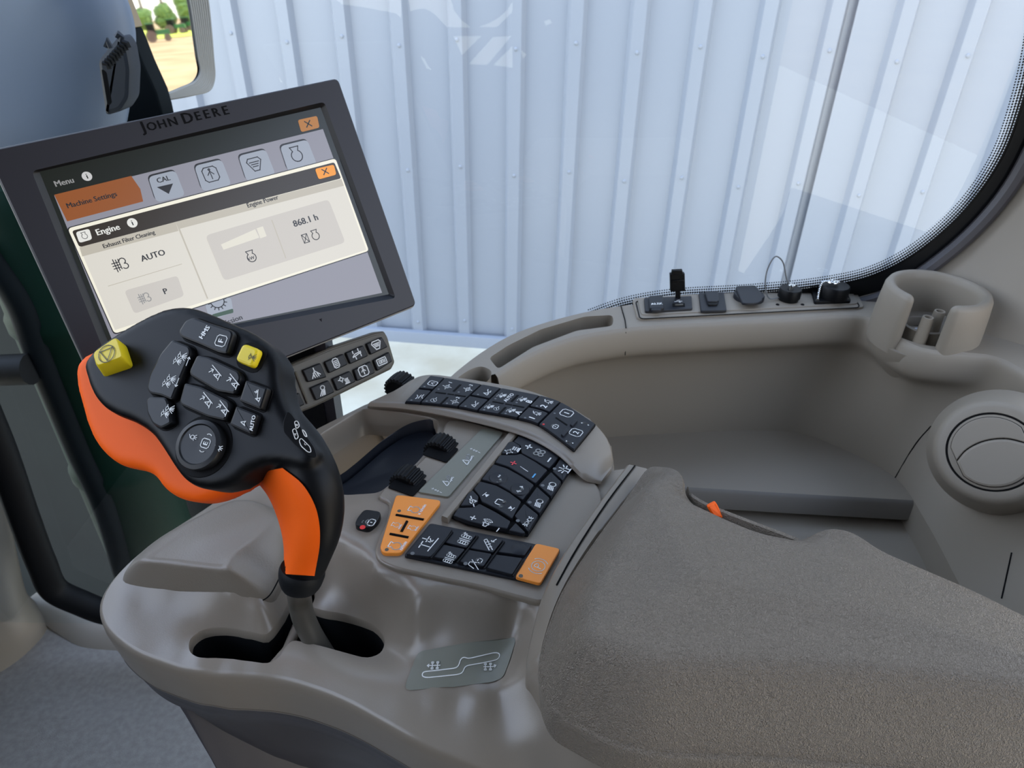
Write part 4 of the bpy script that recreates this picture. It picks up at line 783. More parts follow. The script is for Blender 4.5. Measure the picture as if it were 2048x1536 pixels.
for x, y in ((1535, 827), (1770, 833)):
    X, Y = c5([(x, y)])[0]; q0 = onsurf(X, Y); qx = onsurf(X + 12, Y) - q0; qy = onsurf(X, Y - 12) - q0; F = Pl(q0 + V((0, 0, .001)), qx.cross(qy)).fr(X, Y, (1, -.03), 12); mb.stroke(F, [[(-.6, 0), (.9, 0)], [(-.35, -.45), (-.35, .45)], [(.5, -.45), (.5, .45)], rr(-.35, .45, .18, .12, .05), rr(-.35, -.45, .18, .12, .05), rr(.5, .45, .18, .12, .05), rr(.5, -.45, .18, .12, .05)] + ([[(-1.2, .0), (-.6, 0)], [(-1.2, 0), (-.95, .2)], [(-1.2, 0), (-.95, -.2)]] if x < 1600 else [[(.9, 0), (1.4, .2)], [(1.4, .2), (1.1, .3)], [(1.4, .2), (1.2, -.1)]]), 'white', .13, .0008)
mb.build('shift_decal', con, label='light grey label plate with the lever shift pattern')
# ridges
def ridge(name, t0, t1, z, h, lab=None, m='taupe'):
    mb = MB(); A_ = sm(zl([(x, y, z_) for x, y, z_ in t0]), 6); B_ = sm(zl([(x, y, z_) for x, y, z_ in t1]), 6); n_ = 50
    A_, B_ = rs(A_, n_), rs(B_, n_)
    rows = [[p + dn * h for p in A_], [p + dn * .002 for p in A_], [p.lerp(q, .12) for p, q in zip(A_, B_)], [p.lerp(q, .88) for p, q in zip(A_, B_)], [q + dn * .002 for q in B_], [q + dn * h for q in B_]]
    mb.grid(rows, m, flip=True); mb.poly([r[0] for r in rows], m); mb.poly([r[-1] for r in rows], m); return mb.build(name, con, angle=50)
cz = .803
ridge('keypad_ridge', [(*cm([(1195, 465)])[0], cz), (*cm([(715, 1062)])[0], cz)], [(*cm([(1253, 480)])[0], cz), (*cm([(762, 1082)])[0], cz)], 0, .01)
ridge('side_rail', [(1254, 928, .812), (1190, 1015, .812), (1125, 1110, .811), (1085, 1190, .808), (1065, 1260, .803), (1052, 1330, .792), (1062, 1400, .765)], [(1298, 938, .814), (1245, 1008, .814), (1190, 1080, .813), (1128, 1180, .812), (1094, 1268, .810), (1081, 1335, .806), (1096, 1405, .790)], 0, .03)
mb = MB(); mb.tube(sm(zl([(1270, 931, .8135), (1215, 1003, .8135), (1150, 1103, .8125), (1113, 1170, .811)]), 5), .0006, 'gap', 5); mb.build('rail_seam', con)
# thumb rollers
def roller(px, py, z, axd, r, wdt, lab):
    c = PZ(px, py, z); ax = V(axd).normalized(); mb = MB(); n_ = 44; u = ax.orthogonal().normalized(); v = ax.cross(u); rows = []
    for t in (-1, -.9, -.3, .3, .9, 1):
        row = []
        for j in range(n_ * 2):
            a = math.pi * j / n_; rad = r * (1 - .05 * t * t) + (.0011 if (j // 2) % 2 else -.0003)
            if abs(t) == 1: rad = r * .82
            row.append(c + ax * wdt * t + (u * math.cos(a) + v * math.sin(a)) * rad)
        rows.append(row)
    mb.grid(rows, 'black', True); mb.poly(rows[0], 'black'); mb.poly(rows[-1], 'black'); return mb.build('thumb_roller', con, angle=25)
# in-plane direction along the roller row
rd_ = (PZ(960, 865, .8) - PZ(840, 1000, .8)).normalized()
acr = V((rd_.y, -rd_.x, 0))
roller(884, 902, .790, rd_, .0145, .009, ''); roller(818, 967, .790, rd_, .0145, .009, ''); roller(803, 776, .795, rd_, .0150, .010, '')
mb = MB()
for x, y in ((884, 905), (818, 970)):
    c = PZ(x, y, .7975); mb.slab(rnd([c + rd_ * a + acr * b for a, b in ((-.011, -.014), (.011, -.014), (.011, .011), (-.011, .011))], .002), UPV, .0008, 'gap', .0002)
mb.build('roller_slot', con)

# armrest pad
arm = thing('armrest', PZ(1500, 1300, .80), 'large grained grey-brown padded armrest behind the keypads', 'armrest')
ae = [(1302, 940, .829), (1250, 1008, .823), (1195, 1080, .822), (1130, 1182, .820), (1096, 1272, .818), (1084, 1330, .816), (1090, 1375, .814), (1110, 1415, .812), (1160, 1448, .809), (1220, 1478, .807), (1290, 1500, .805), (1400, 1508, .803), (1550, 1516, .801), (1800, 1537, .80), (2150, 1580, .80), (2380, 1590, .80), (2400, 1450, .83), (2330, 1370, .85), (2180, 1290, .85), (2048, 1233, .850), (1950, 1184, .851), (1850, 1141, .852), (1760, 1100, .854), (1705, 1066, .855), (1672, 1057, .855), (1645, 1062, .852), (1622, 1077, .846), (1600, 1085, .843), (1578, 1084, .842), (1512, 1069, .842), (1460, 1048, .842), (1425, 1032, .842), (1389, 1014, .842), (1372, 996, .844), (1366, 975, .848), (1364, 955, .850), (1352, 940, .847), (1330, 935, .839)]
AE = sm(zl(ae), 5, True)
KC = PZ(1318, 938, .835)
AN = np.array([[p.x, p.y, p.z] for p in AE]); NA = len(AN)
AW = np.array([.026 if (k / 5 > 8 and k / 5 < 17) else (.026 if (k / 5 <= 8 or k / 5 > 48) else .012) for k in range(NA)], float)
AW = np.array([AW[np.arange(k - 12, k + 13) % NA].mean() for k in range(NA)]); AD = np.roll(AN, -1, 0) - AN; AL = (AD[:, :2] ** 2).sum(1)
AZs = np.array([AN[np.arange(k - 4, k + 5) % NA, 2].mean() for k in range(NA)])
def za(x, y):
    t_ = np.clip(((x - AN[:, 0]) * AD[:, 0] + (y - AN[:, 1]) * AD[:, 1]) / AL, 0, 1); d = np.hypot(AN[:, 0] + AD[:, 0] * t_ - x, AN[:, 1] + AD[:, 1] * t_ - y)
    dm = float(d.min()); w_ = np.exp(-(d - dm) / .004); ze = float((AZs * w_).sum() / w_.sum()); ww = float((AW * w_).sum() / w_.sum())
    q = min(dm / ww, 1); top_ = .8535 + .006 * min(1, max(0, (dm - ww) / .06))
    zz = ze + (max(top_, ze) - ze) * (1 - (1 - q) ** 1.5)
    return max(ze, zz - .016 * math.exp(-((x - KC.x) ** 2 + (y - KC.y) ** 2) / .03 ** 2))
mb = MB(); terrain(mb, AE, [], za, 'pad', .005)
AEf = [V((p.x, p.y, za(p.x, p.y))) for p in AE]; s_ = 1 if newell(AEf).z < 0 else -1
edge(mb, AEf, [(0, 0), (.0015, -.0010), (.0022, -.003), (.0022, -.008), (.0005, -.03)], 'pad', True, side=-s_ if 0 else (1 if newell(AEf).z > 0 else -1))
mb.build('pad', arm, angle=60)
mb = MB(); wl = sm(zl([(1374, 975, .838), (1380, 988, .842), (1409, 1007, .845), (1460, 1028, .846), (1512, 1048, .845), (1560, 1066, .844), (1596, 1080, .843)]), 5)
wl2 = [p + V((-.0035, -.006, -.02)) for p in wl]; mb.grid([wl2, [p + V((-.0005, -.001, 0)) for p in wl], [p + V((.001, .0015, 0)) for p in wl], [p + V((.002, .003, -.03)) for p in wl]], 'pad'); mb.build('grip_recess', arm, angle=60)
mb = MB(); lv = zl([(1413, 1012, .850), (1430, 1003, .850), (1436, 1012, .848), (1446, 1036, .842), (1426, 1034, .842)]); mb.slab(rnd(lv, .0015), V((-.2, -.8, .5)), .006, 'orange', .0015, base=-.004, bottom=True); mb.build('release_tab', arm, label='small orange release tab')
# ================================================================ MONITOR
def rect(q, width):
    r = [ray(*p) for p in q]; A_ = Matrix(((r[0].x, -r[1].x, r[2].x), (r[0].y, -r[1].y, r[2].y), (r[0].z, -r[1].z, r[2].z))); d = A_.inverted() @ r[3]
    P = [r[0] * d[0], r[1] * d[1], r[2] * d[2], r[3]]; s = width / (P[1] - P[0]).length; return [CAM + p * s for p in P]
MQ = rect([(-33, 297), (680, 152), (838, 612), (226, 857)], .285)
mn = (MQ[1] - MQ[0]).cross(MQ[3] - MQ[0]).normalized()
if mn.dot(CAM - MQ[0]) < 0: mn = -mn
MP = Pl(sum(MQ, V()) / 4, mn); mux = (MQ[1] - MQ[0]).normalized()
mon = thing('monitor', sum(MQ, V()) / 4, 'large tilted touchscreen display in a dark bezel showing the engine menu', 'display')
mb = MB(); mb.slab(rnd(MP.poly([(-33, 297), (680, 152), (838, 612), (226, 857)]), .006), mn, .006, 'silver', .001, base=-.0125); mb.build('rear_case', mon, label='silver edged rear case')
mb = MB(); op = rnd(MP.poly([(-29, 302), (676, 156), (833, 610), (229, 852)]), .005, 5)
m1 = crop(0, 130, 2.3814)
ip = rnd(MP.poly(m1([(150, 505), (1545, 175), (1885, 1110), (500, 1375)])), .004, 5)
ip2 = rnd(MP.poly(m1([(188, 508), (1527, 202), (1852, 1092), (528, 1350)]), -.004), .001, 5)
if newell(op).dot(mn) < 0: op.reverse(); ip.reverse(); ip2.reverse()
def ring(k, off): return rs(k, 96, True)
def align(a, b):          # start loops at matching corners
    return a, b
rows = [[p + mn * -.004 for p in op], [p - mn * .001 for p in op], [p for p in inset(op, mn, .001)]]
mb.grid(rows, 'bezel', True)
mb.grid([rows[-1], ip], 'bezel', True); mb.grid([ip, [p for p in ip2]], 'bezel2', True)
mb.build('bezel', mon, angle=30)
SQP = Pl(MP.p - mn * .004, mn)
SCRE = lambda nm, c, k=1.0: mat(nm, c, .25, emit=k)
for nm, c in (('s_dark', (26, 30, 24)), ('s_grey', (146, 146, 158)), ('s_tab', (150, 86, 42)), ('s_white', (226, 222, 212)), ('s_edge', (250, 246, 228)), ('s_hdr', (52, 44, 34)), ('s_sub', (196, 190, 176)), ('s_amber', (250, 160, 40)), ('s_ambdim', (180, 118, 45)), ('s_btn', (160, 168, 182)), ('s_text', (40, 40, 44)), ('s_lt', (235, 235, 230)), ('s_mid', (150, 150, 150)), ('s_box', (208, 203, 196)), ('s_tank', (232, 228, 214)), ('s_lgrey', (205, 205, 205)), ('s_green', (50, 80, 60))): SCRE(nm, c, .92)
mb = MB(); ly = [0]
def sp_(l, m, r=0, lift=None):
    ly[0] += 1; p = SQP.poly(m1(l), .00004 * ly[0])
    if r: p = rnd(p, r, 4)
    mb.poly(p, m, mn)
def wt(x, y, s, size, m, sx=1.0, rd=(1, -.255)):
    ly[0] += 1; X, Y = m1([(x, y)])[0]; o_ = SQP.at(X, Y, .00004 * ly[0]); q = SQP.at(X + size / 2.38, Y, .00004 * ly[0])
    mb.text((o_, mux, mn.cross(mux), mn, (q - o_).length), s, m, 1.0, 0, sx)
def wi(x, y, nm, size, m, wd=.12, L=None):
    ly[0] += 1; X, Y = m1([(x, y)])[0]; o_ = SQP.at(X, Y, .00004 * ly[0]); q = SQP.at(X + size / 2.38, Y, .00004 * ly[0])
    mb.stroke((o_, mux, mn.cross(mux), mn, (q - o_).length), L or SY[nm], m, wd, 0)
def disc(x, y, size, m): 
    ly[0] += 1; X, Y = m1([(x, y)])[0]; o_ = SQP.at(X, Y, .00004 * ly[0]); q = SQP.at(X + size / 2.38, Y, .00004 * ly[0])
    mb.shape((o_, mux, mn.cross(mux), mn, (q - o_).length), ci(0, 0, 1, n=24)[:-1], m, 0)
sp_([(188, 508), (1527, 202), (1852, 1092), (528, 1350)], 's_dark')
sp_([(258, 622), (1538, 305), (1820, 1085), (545, 1345), (530, 1300)], 's_grey')
sp_([(258, 618), (625, 528), (668, 590), (682, 650), (320, 745)], 's_tab')
sp_([(205, 512), (1527, 205), (1540, 300), (625, 525), (245, 615)], 's_dark')
wt(305, 557, 'Menu', 44, 's_mid'); disc(414, 530, 25, 's_lgrey'); wt(414, 530, 'i', 40, 's_dark')
wt(440, 645, 'Machine Settings', 38, 's_text')
sp_([(1418, 262), (1510, 242), (1522, 298), (1435, 320)], 's_ambdim', .002); wi(1468, 280, None, 18, 's_dark', .3, [[(-.7, -.7), (.7, .7)], [(-.7, .7), (.7, -.7)]])
for x0, y0, nm in ((702, 530, 'cal'), (922, 478, 'seat'), (1132, 430, 'tank'), (1330, 384, 'engine')):
    q = [(x0, y0), (x0 + 130, y0 - 32), (x0 + 178, y0 + 90), (x0 + 40, y0 + 122)]; sp_([(x - 3, y - 4) for x, y in q], 's_text', .004); sp_([(x + 3, y + 3) for x, y in q], 's_btn', .004)
    if nm == 'cal': wt(x0 + 76, y0 + 14, 'CAL', 36, 's_text'); sp_([(x0 + 45, y0 + 52), (x0 + 122, y0 + 34), (x0 + 102, y0 + 84)], 's_text')
    else: wi(x0 + 82, y0 + 42, nm, 42, 's_text', .11)
wi(1028, 1130, None, 42, 's_text', .12, [ci(0, 0, .75)] + [[(.75 * math.cos(a), .75 * math.sin(a)), (math.cos(a), math.sin(a))] for a in [k * math.pi / 7 for k in range(14)]])
sp_([(975, 1140), (1100, 1105), (1112, 1180), (1000, 1215)], 's_btn', .003); sp_([(1010, 1188), (1110, 1160), (1112, 1180), (1015, 1205)], 's_green', .001)
wi(1035, 1125, None, 44, 's_text', .12, [ci(0, 0, .75)] + [[(.75 * math.cos(a), .75 * math.sin(a)), (math.cos(a), math.sin(a))] for a in [k * math.pi / 7 for k in range(14)]])
wt(1060, 1232, 'Transmission', 38, 's_text')
pw = [(322, 778), (1598, 445), (1757, 885), (545, 1280)]; sp_([(316, 775), (1602, 440), (1762, 888), (542, 1286)], 's_text', .003); sp_(pw, 's_edge', .003)
sp_([(342, 790), (1592, 463), (1625, 540), (378, 868)], 's_hdr', .002)
sp_([(378, 868), (1626, 542), (1745, 880), (548, 1262)], 's_white')
sp_([(378, 868), (836, 748), (850, 790), (392, 912)], 's_sub'); sp_([(843, 746), (1626, 542), (1638, 575), (856, 780)], 's_sub')
sp_([(360, 796), (425, 779), (440, 830), (378, 848)], 's_lt', .002); wi(402, 813, 'engine', 22, 's_text', .12)
wt(516, 788, 'Engine', 46, 's_lt'); disc(630, 752, 25, 's_lt'); wt(630, 752, 'i', 40, 's_text')
sp_([(1500, 495), (1590, 474), (1602, 522), (1518, 545)], 's_amber', .002); wi(1549, 507, None, 17, 's_text', .3, [[(-.7, -.7), (.7, .7)], [(-.7, .7), (.7, -.7)]])
wt(617, 832, 'Exhaust Filter Cleaning', 31, 's_text', .92); wt(1253, 652, 'Engine Power', 31, 's_text', .92)
wi(572, 950, 'exhaust', 48, 's_text', .10); wt(728, 907, 'AUTO', 44, 's_text')
sp_([(514, 1052), (866, 946), (867, 949), (515, 1055)], 's_sub'); sp_([(836, 748), (843, 746), (992, 1112), (986, 1114)], 's_sub')
sp_([(592, 1075), (845, 1003), (878, 1100), (640, 1185)], 's_box', .003); wi(688, 1110, 'exhaust', 38, 's_mid', .12); wt(788, 1077, 'P', 42, 's_text')
sp_([(978, 812), (1565, 640), (1645, 845), (1068, 1028)], 's_box', .004)
sp_([(1052, 855), (1215, 782), (1235, 822), (1065, 880)], 's_tank'); sp_([(1222, 778), (1252, 768), (1270, 815), (1240, 826)], 's_tank'); sp_([(1292, 738), (1296, 737), (1364, 920), (1360, 921)], 's_sub')
wi(1197, 912, 'engine', 34, 's_text', .12); wt(1197, 920, 'kW', 22, 's_text')
wt(1455, 740, '868.1 h', 42, 's_text'); wi(1455, 826, None, 22, 's_text', .16, [[(-.6, -.9), (.6, -.9), (.6, .9), (-.6, .9), (-.6, -.9)], [(-.5, .8), (.5, -.8)], [(.5, .8), (-.5, -.8)]]); wi(1502, 810, 'engine', 28, 's_text', .13)
mb.build('screen', mon, flat=True, label='lit menu screen')
mb = MB()
for L_, x, y, k in (('J', 680, 303, 1.25), ('O', 722, 292, 1), ('H', 771, 281, 1), ('N', 822, 270, 1), ('D', 893, 252, 1.25), ('E', 943, 243, 1), ('E', 985, 234, 1), ('R', 1030, 225, 1), ('E', 1074, 216, 1)):
    X, Y = m1([(x, y)])[0]; o_ = MP.at(X, Y); q = MP.at(X + 10, Y); mb.text((o_, mux, mn.cross(mux), mn, (q - o_).length / 10), L_, 'gap', 25 * k, .0002, 1.05)
mb.build('lettering', mon, flat=True)
mb = MB(); mb.box(MP.p - mn * .025 , mux * .10, mn.cross(mux) * .075, mn * .012, 'black'); mb.build('rear_housing', mon)
# key strip under the monitor
KP = Pl(MP.p - mn * .012, mn); mk = crop(540, 640, 5.689)
ks = thing('shortcut_keypad', KP.at(690, 745), 'olive strip of ten black shortcut keys hanging below the display', 'keypad')
mb = MB(); fp = rnd(KP.poly(mk([(-420, 800), (80, 572), (700, 300), (1200, 135), (1300, 125), (1340, 190), (1425, 480), (1385, 560), (500, 995), (280, 1080), (-300, 1300)])), .002)
mb.slab(fp, mn, .010, 'olive', .002, base=-.010); mb.slab(rnd(KP.poly(mk([(-400, 840), (80, 600), (700, 340), (1180, 178), (1290, 160), (1395, 480), (1370, 535), (500, 955), (280, 1040), (-280, 1260)])), .002), mn, .0006, 'olive', .0003); mb.build('keypad_frame', ks)
KT = Pl(KP.p + mn * .0044, mn)
for P, nm, c in (([(355, 570), (560, 488), (632, 650), (418, 708)], 'tree', (512, 600)), ([(603, 478), (818, 383), (872, 505), (660, 607)], 'list', (750, 490)), ([(843, 375), (1045, 288), (1102, 410), (898, 503)], 'level', (985, 387)), ([(1078, 273), (1258, 193), (1325, 308), (1130, 397)], 'tank', (1212, 282)),
  ([(443, 770), (650, 683), (722, 820), (510, 917)], 'light2', (600, 800)), ([(693, 668), (895, 578), (962, 700), (750, 807)], 'heat', (838, 685)), ([(933, 568), (1130, 468), (1182, 600), (975, 697)], 'seat', (1065, 580)), ([(1158, 458), (1340, 362), (1377, 470), (1205, 582)], 'hms', (1272, 470)),
  ([(60, 668), (220, 618), (287, 752), (140, 815)], 'spray', (150, 730)), ([(150, 888), (320, 825), (382, 960), (230, 1030)], '', 0)):
    mb = MB(); mb.slab(rnd(KP.poly(mk(P)), .0012), mn, .0042, 'keyb', .0010)
    if nm:
        X, Y = mk([c])[0]; F = KT.fr(X, Y, (1, -.35), 11); F = (F[0], mux, mn.cross(mux), mn, F[4]); mb.stroke(F, SY[nm], 'white', .17)
    mb.build('key', ks)
mb = MB(); a, b = KP.at(*mk([(290, 590)])[0], .002), KP.at(*mk([(430, 950)])[0], .002); mb.tube([a, b], .0012, 'olive', 8); mb.build('rib', ks)
# monitor stalk
st_ = thing('monitor_bracket', PZ(600, 900, .76), 'dark upright bracket between the display and the front of the console', 'bracket')
mb = MB(); p0 = PY(605, 800, .56); p1 = PY(612, 960, .56)
mb.box(V((-.205, .575, .80)), V((.030, 0, 0)), V((0, .012, 0)), V((0, 0, .09)), 'bezel'); mb.build('post', st_)
mb = MB(); mb.box(V((-.205, .562, .80)), V((.020, 0, 0)), V((0, .002, 0)), V((0, 0, .07)), 'black'); mb.build('cover', st_)

# ================================================================ JOYSTICK
joy = thing('joystick', PZ(625, 1285, .74), 'black and orange joystick handle with many buttons rising from the slotted console', 'joystick')
jc = CAM + ray(400, 800) * .42; jn = (-FW + UP * .28 - RT * .22).normalized(); JP = Pl(jc, jn); cj = crop(140, 590, 3.657)
hd = [(162, 727), (185, 695), (235, 660), (290, 629), (330, 613), (370, 610), (410, 622), (455, 642), (500, 662), (535, 690), (552, 722), (556, 765), (566, 805), (588, 845), (614, 880), (630, 910), (610, 935), (565, 928), (530, 927), (500, 938), (470, 962), (430, 976), (390, 974), (362, 958), (340, 930), (318, 895), (295, 865), (262, 843), (225, 828), (195, 808), (175, 778), (166, 750)]
hp = sm(JP.poly(hd), 3, True)
mb = MB(); mb.slab(hp, jn, .024, 'black', .005, base=-.024, bottom=True)
hpath = [(560, 855, -.021), (598, 905, -.019), (628, 960, -.020), (640, 1010, -.026), (636, 1060, -.034), (622, 1105, -.044), (606, 1150, -.053)]
hrad = [.016, .0165, .0155, .0145, .0140, .0130, .0120]
hpth = [JP.at(x, y, o) for x, y, o in hpath]; hp2 = sm(hpth, 5); hr2 = [hrad[min(int(i / 5), 5)] + (hrad[min(int(i / 5) + 1, 6)] - hrad[min(int(i / 5), 5)]) * (i % 5) / 5 if i < len(hp2) - 1 else hrad[-1] for i in range(len(hp2))]
mb.tube(hp2, hr2, 'black', 24)
o = mb.build('handle', joy, angle=180)
r_ = o.modifiers.new('r', 'REMESH'); r_.mode = 'VOXEL'; r_.voxel_size = .0016; r_.use_smooth_shade = True
s_ = o.modifiers.new('s', 'SMOOTH'); s_.factor = .5; s_.iterations = 7
# orange shell behind the head and along the inner side of the grip
og = [(152, 728), (149, 760), (160, 810), (176, 862), (200, 902), (236, 930), (280, 940), (305, 952), (325, 978), (355, 997), (398, 1003), (440, 992), (480, 972), (515, 950), (545, 930), (560, 880), (500, 800), (400, 720), (250, 690), (175, 705)]
mb = MB(); mb.slab(sm(JP.poly(og, -.022), 3, True), jn, .020, 'orange', .006, base=-.018, bottom=True)
mb.tube([JP.at(x, y, o_) for x, y, o_ in ((515, 935, -.024), (480, 955, -.026), (440, 970, -.026))], .008, 'orange', 12)
o = mb.build('rear_grip', joy, angle=180, label='bright orange rubber shell behind the head')
r_ = o.modifiers.new('r', 'REMESH'); r_.mode = 'VOXEL'; r_.voxel_size = .002; r_.use_smooth_shade = True; s_ = o.modifiers.new('s', 'SMOOTH'); s_.iterations = 8
E0 = [(500, 948), (535, 990), (555, 1035), (567, 1085), (568, 1148)]; E1 = [(565, 936), (606, 970), (633, 1020), (640, 1080), (629, 1152)]
mb = MB(); rows = []
gp = rs(hp2, 30)
def hitsurf(px, py, extra=.0012):      # first point of the grip tube along the ray, pushed slightly out
    d = ray(px, py).normalized(); best = None
    for i in range(len(hp2)):
        p = hp2[i]; v = p - CAM; t = v.dot(d); dist = (CAM + d * t - p).length; R_ = hr2[i] + extra
        h = t - math.sqrt(max(R_ * R_ - dist * dist, 0)) if dist < R_ else t + (dist - R_) * 2
        if best is None or h < best: best = h
    return CAM + d * best
e0 = rs(sm([V((x, y, 0)) for x, y in E0], 6), 30); e1 = rs(sm([V((x, y, 0)) for x, y in E1], 6), 30)
for k in range(30):
    a, b = e0[k], e1[k]; row = []
    for j in range(17): q = a.lerp(b, j / 16); row.append(hitsurf(q.x, q.y))
    d = (row[0] - CAM).normalized(); row = [row[0] + d * .012 + (row[0] - row[8]) * .02] + row
    rows.append(row)
# smooth the patch
for it in range(6):
    nr = [r[:] for r in rows]
    for i in range(1, len(rows) - 1):
        for j in range(1, len(rows[0]) - 1): nr[i][j] = (rows[i - 1][j] + rows[i + 1][j] + rows[i][j - 1] + rows[i][j + 1]) / 4
    rows = nr
mb.grid(rows, 'orange', flip=True); mb.build('grip_insert', joy, angle=90, label='orange rubber strip on the inner side of the grip')
mb = MB(); cp = [JP.at(606, 1135, -.050), JP.at(603, 1152, -.053), JP.at(600, 1178, -.057)]; mb.tube(sm(cp, 4), [.0135, .014, .0142, .0142, .0140, .0136, .0130, .0120, .0105], 'rubber', 28); mb.build('collar', joy, angle=50)
sh = [JP.at(600, 1165, -.056), PZ(599, 1195, .785), PZ(606, 1232, .765), PZ(622, 1268, .748), PZ(648, 1310, .725), PZ(670, 1345, .70)]
mb = MB(); mb.tube(sm(sh, 6), .0083, 'steel', 24); mb.build('shaft', joy, angle=60, label='worn dark metal shaft')
JK = Pl(jc - jn * .0003, jn)
def jkey(P, h=.0052, m='keyb', r=.002, b=.0014, cav=.0012, name='button'):
    p = JK.poly(cj(P)); mb = MB(); n_ = jn
    if newell(p).dot(n_) < 0: p.reverse()
    mb.slab(inset(rnd(p, r + .001, 4), n_, -cav), n_, .0006, 'gap', .0002, base=.0); mb.slab(rnd(p, r, 4), n_, h, m, b, base=0); return mb
JT = Pl(jc + jn * .0049, jn); JR = (.36, -.93)
def ji(mb, x, y, nm, s, m='white', wd=.1, pl=None): X, Y = cj([(x, y)])[0]; icon(mb, pl or JT, X, Y, JR, s, nm, m, wd, .0002)
def jt(mb, x, y, s, size, rd=JR): X, Y = cj([(x, y)])[0]; label(mb, JT, X, Y, rd, size, s, off=.0002)
b = jkey([(830, 285), (880, 205), (940, 180), (1060, 225), (1215, 275), (1230, 305), (1185, 450), (1120, 440), (985, 380), (845, 325)]); jt(b, 985, 272, 'HMS', 15, (.55, -.83)); 
X, Y = cj([(1105, 335)])[0]; F = JT.fr(X, Y, JR, 13, .0002); b.stroke(F, [rr(0, 0, .85, .9, .3)], 'white', .12); jt(b, 1105, 335, 'F', 17); b.build('button', joy)
b = jkey([(785, 342), (915, 392), (925, 440), (850, 620), (800, 745), (785, 785), (700, 750), (620, 735), (600, 700), (620, 600), (700, 445)]); ji(b, 805, 465, 'spray2', 18, wd=.07); ji(b, 725, 630, 'spray2', 18, wd=.07)
for x, y, s_ in ((862, 485, 1), (785, 640, -1)): X, Y = cj([(x, y)])[0]; b.stroke(JT.fr(X, Y, JR, 9, .0002), [[(-1, 0), (1, 0)], [(s_, 0), (s_ * .6, .35)], [(s_, 0), (s_ * .6, -.35)]], 'white', .15)
b.build('button', joy)
b = jkey([(620, 755), (745, 760), (765, 810), (785, 950), (705, 990), (640, 955), (600, 870), (595, 790)]); ji(b, 715, 850, 'spray2', 18, wd=.07); b.build('button', joy)
b = jkey([(965, 455), (1055, 470), (1270, 572), (1288, 620), (1240, 742), (1110, 720), (915, 605), (910, 570)]); ji(b, 1065, 570, 'boomup', 15, wd=.11); ji(b, 1195, 635, 'boomup', 15, wd=.11); b.build('button', joy)
b = jkey([(875, 655), (1000, 685), (1200, 785), (1212, 830), (1170, 935), (1040, 905), (850, 820), (838, 795)]); ji(b, 1000, 770, 'boomup', 15, wd=.11); ji(b, 1120, 830, 'boomup', 15, wd=.11); b.build('button', joy)
b = jkey([(1320, 635), (1480, 695), (1430, 855), (1270, 790)], r=.0015); ji(b, 1370, 735, 'boom2', 14, wd=.12); b.build('button', joy)
b = jkey([(1250, 822), (1408, 885), (1360, 1035), (1200, 962)], r=.0015); ji(b, 1275, 925, 'triarrow', 10, wd=.15); jt(b, 1335, 938, 'AUTO', 11.5, (.2, -.98)); b.build('button', joy)
b = jkey([(1300, 370), (1420, 415), (1365, 548), (1240, 495)], .0055, 'yellow', .003, .0018, .003); ji(b, 1332, 455, 'spray', 11, 'yellowsym', .12, Pl(jc + jn * .0052, jn)); b.build('button', joy, label='small yellow button')
ctr = JK.at(*cj([(982, 1105)])[0]); r8 = (JK.at(*cj([(1150, 1105)])[0]) - ctr).length
b = MB(); b.lathe(ctr, jn, [(r8 * 1.24, .0), (r8 * 1.22, .0008), (r8 * 1.02, .0009)], 'gap', 48); b.lathe(ctr, jn, [(r8, 0), (r8, .0045), (r8 * .96, .0060), (r8 * .80, .0066), (r8 * .75, .0058), (0, .0054)], 'keyb', 48)
X, Y = cj([(992, 1085)])[0]; JT2 = Pl(jc + jn * .0055, jn); b.stroke(JT2.fr(X, Y, JR, 11), [rr(0, 0, .85, .9, .3)], 'white', .14, .0002); label(b, JT2, X, Y, JR, 15, 'E', off=.0004)
for (x, y), a0, a1 in (((1000, 1060), 50, 80), ((985, 1105), 230, 260)): pass
for x, y, s_ in ((1020, 1025, 1), (965, 1140, -1)): X, Y = cj([(x, y)])[0]; b.stroke(JT2.fr(X, Y, JR, 7, .0002), [ci(-.8 * s_, 0, 1.1, -40 if s_ > 0 else 140, 40 if s_ > 0 else 220, 6)], 'white', .25)
for x, y in ((900, 1040), (1088, 1120)): ji(b, x, y, 'seed', 12, pl=JT2)
b.build('round_button', joy)
# yellow corner button
base = JK.poly(cj([(225, 610), (470, 530), (400, 350), (300, 330), (195, 455)])); topq = JK.poly(cj([(190, 520), (385, 452), (340, 312), (318, 312), (162, 425)]), .013)
b = MB(); base = JK.poly(cj([(245, 605), (468, 530), (415, 372), (372, 345), (215, 420)])); topq = JK.poly(cj([(193, 525), (388, 455), (345, 315), (318, 312), (162, 425)]), .013)
ba, ta = rnd(base, .003, 3), rnd(topq, .003, 3); b.grid([ba, [p.lerp(q, .9) for p, q in zip(ba, ta)], inset(ta, jn if newell(ta).dot(jn) > 0 else -jn, .0008)], 'yellow', True); b.poly(inset(ta, jn if newell(ta).dot(jn) > 0 else -jn, .0008), 'yellow', jn)
JY = Pl(jc + jn * .0127, jn); X, Y = cj([(268, 430)])[0]; b.stroke(JY.fr(X, Y, (1, -.4), 17, .0004), [ci(0, 0, 1, n=22), [(-.75, .5), (.75, .5), (0, -.85), (-.75, .5)]], 'yellowsym', .1); b.build('stop_button', joy, label='large yellow corner button with a triangle sign', angle=35)
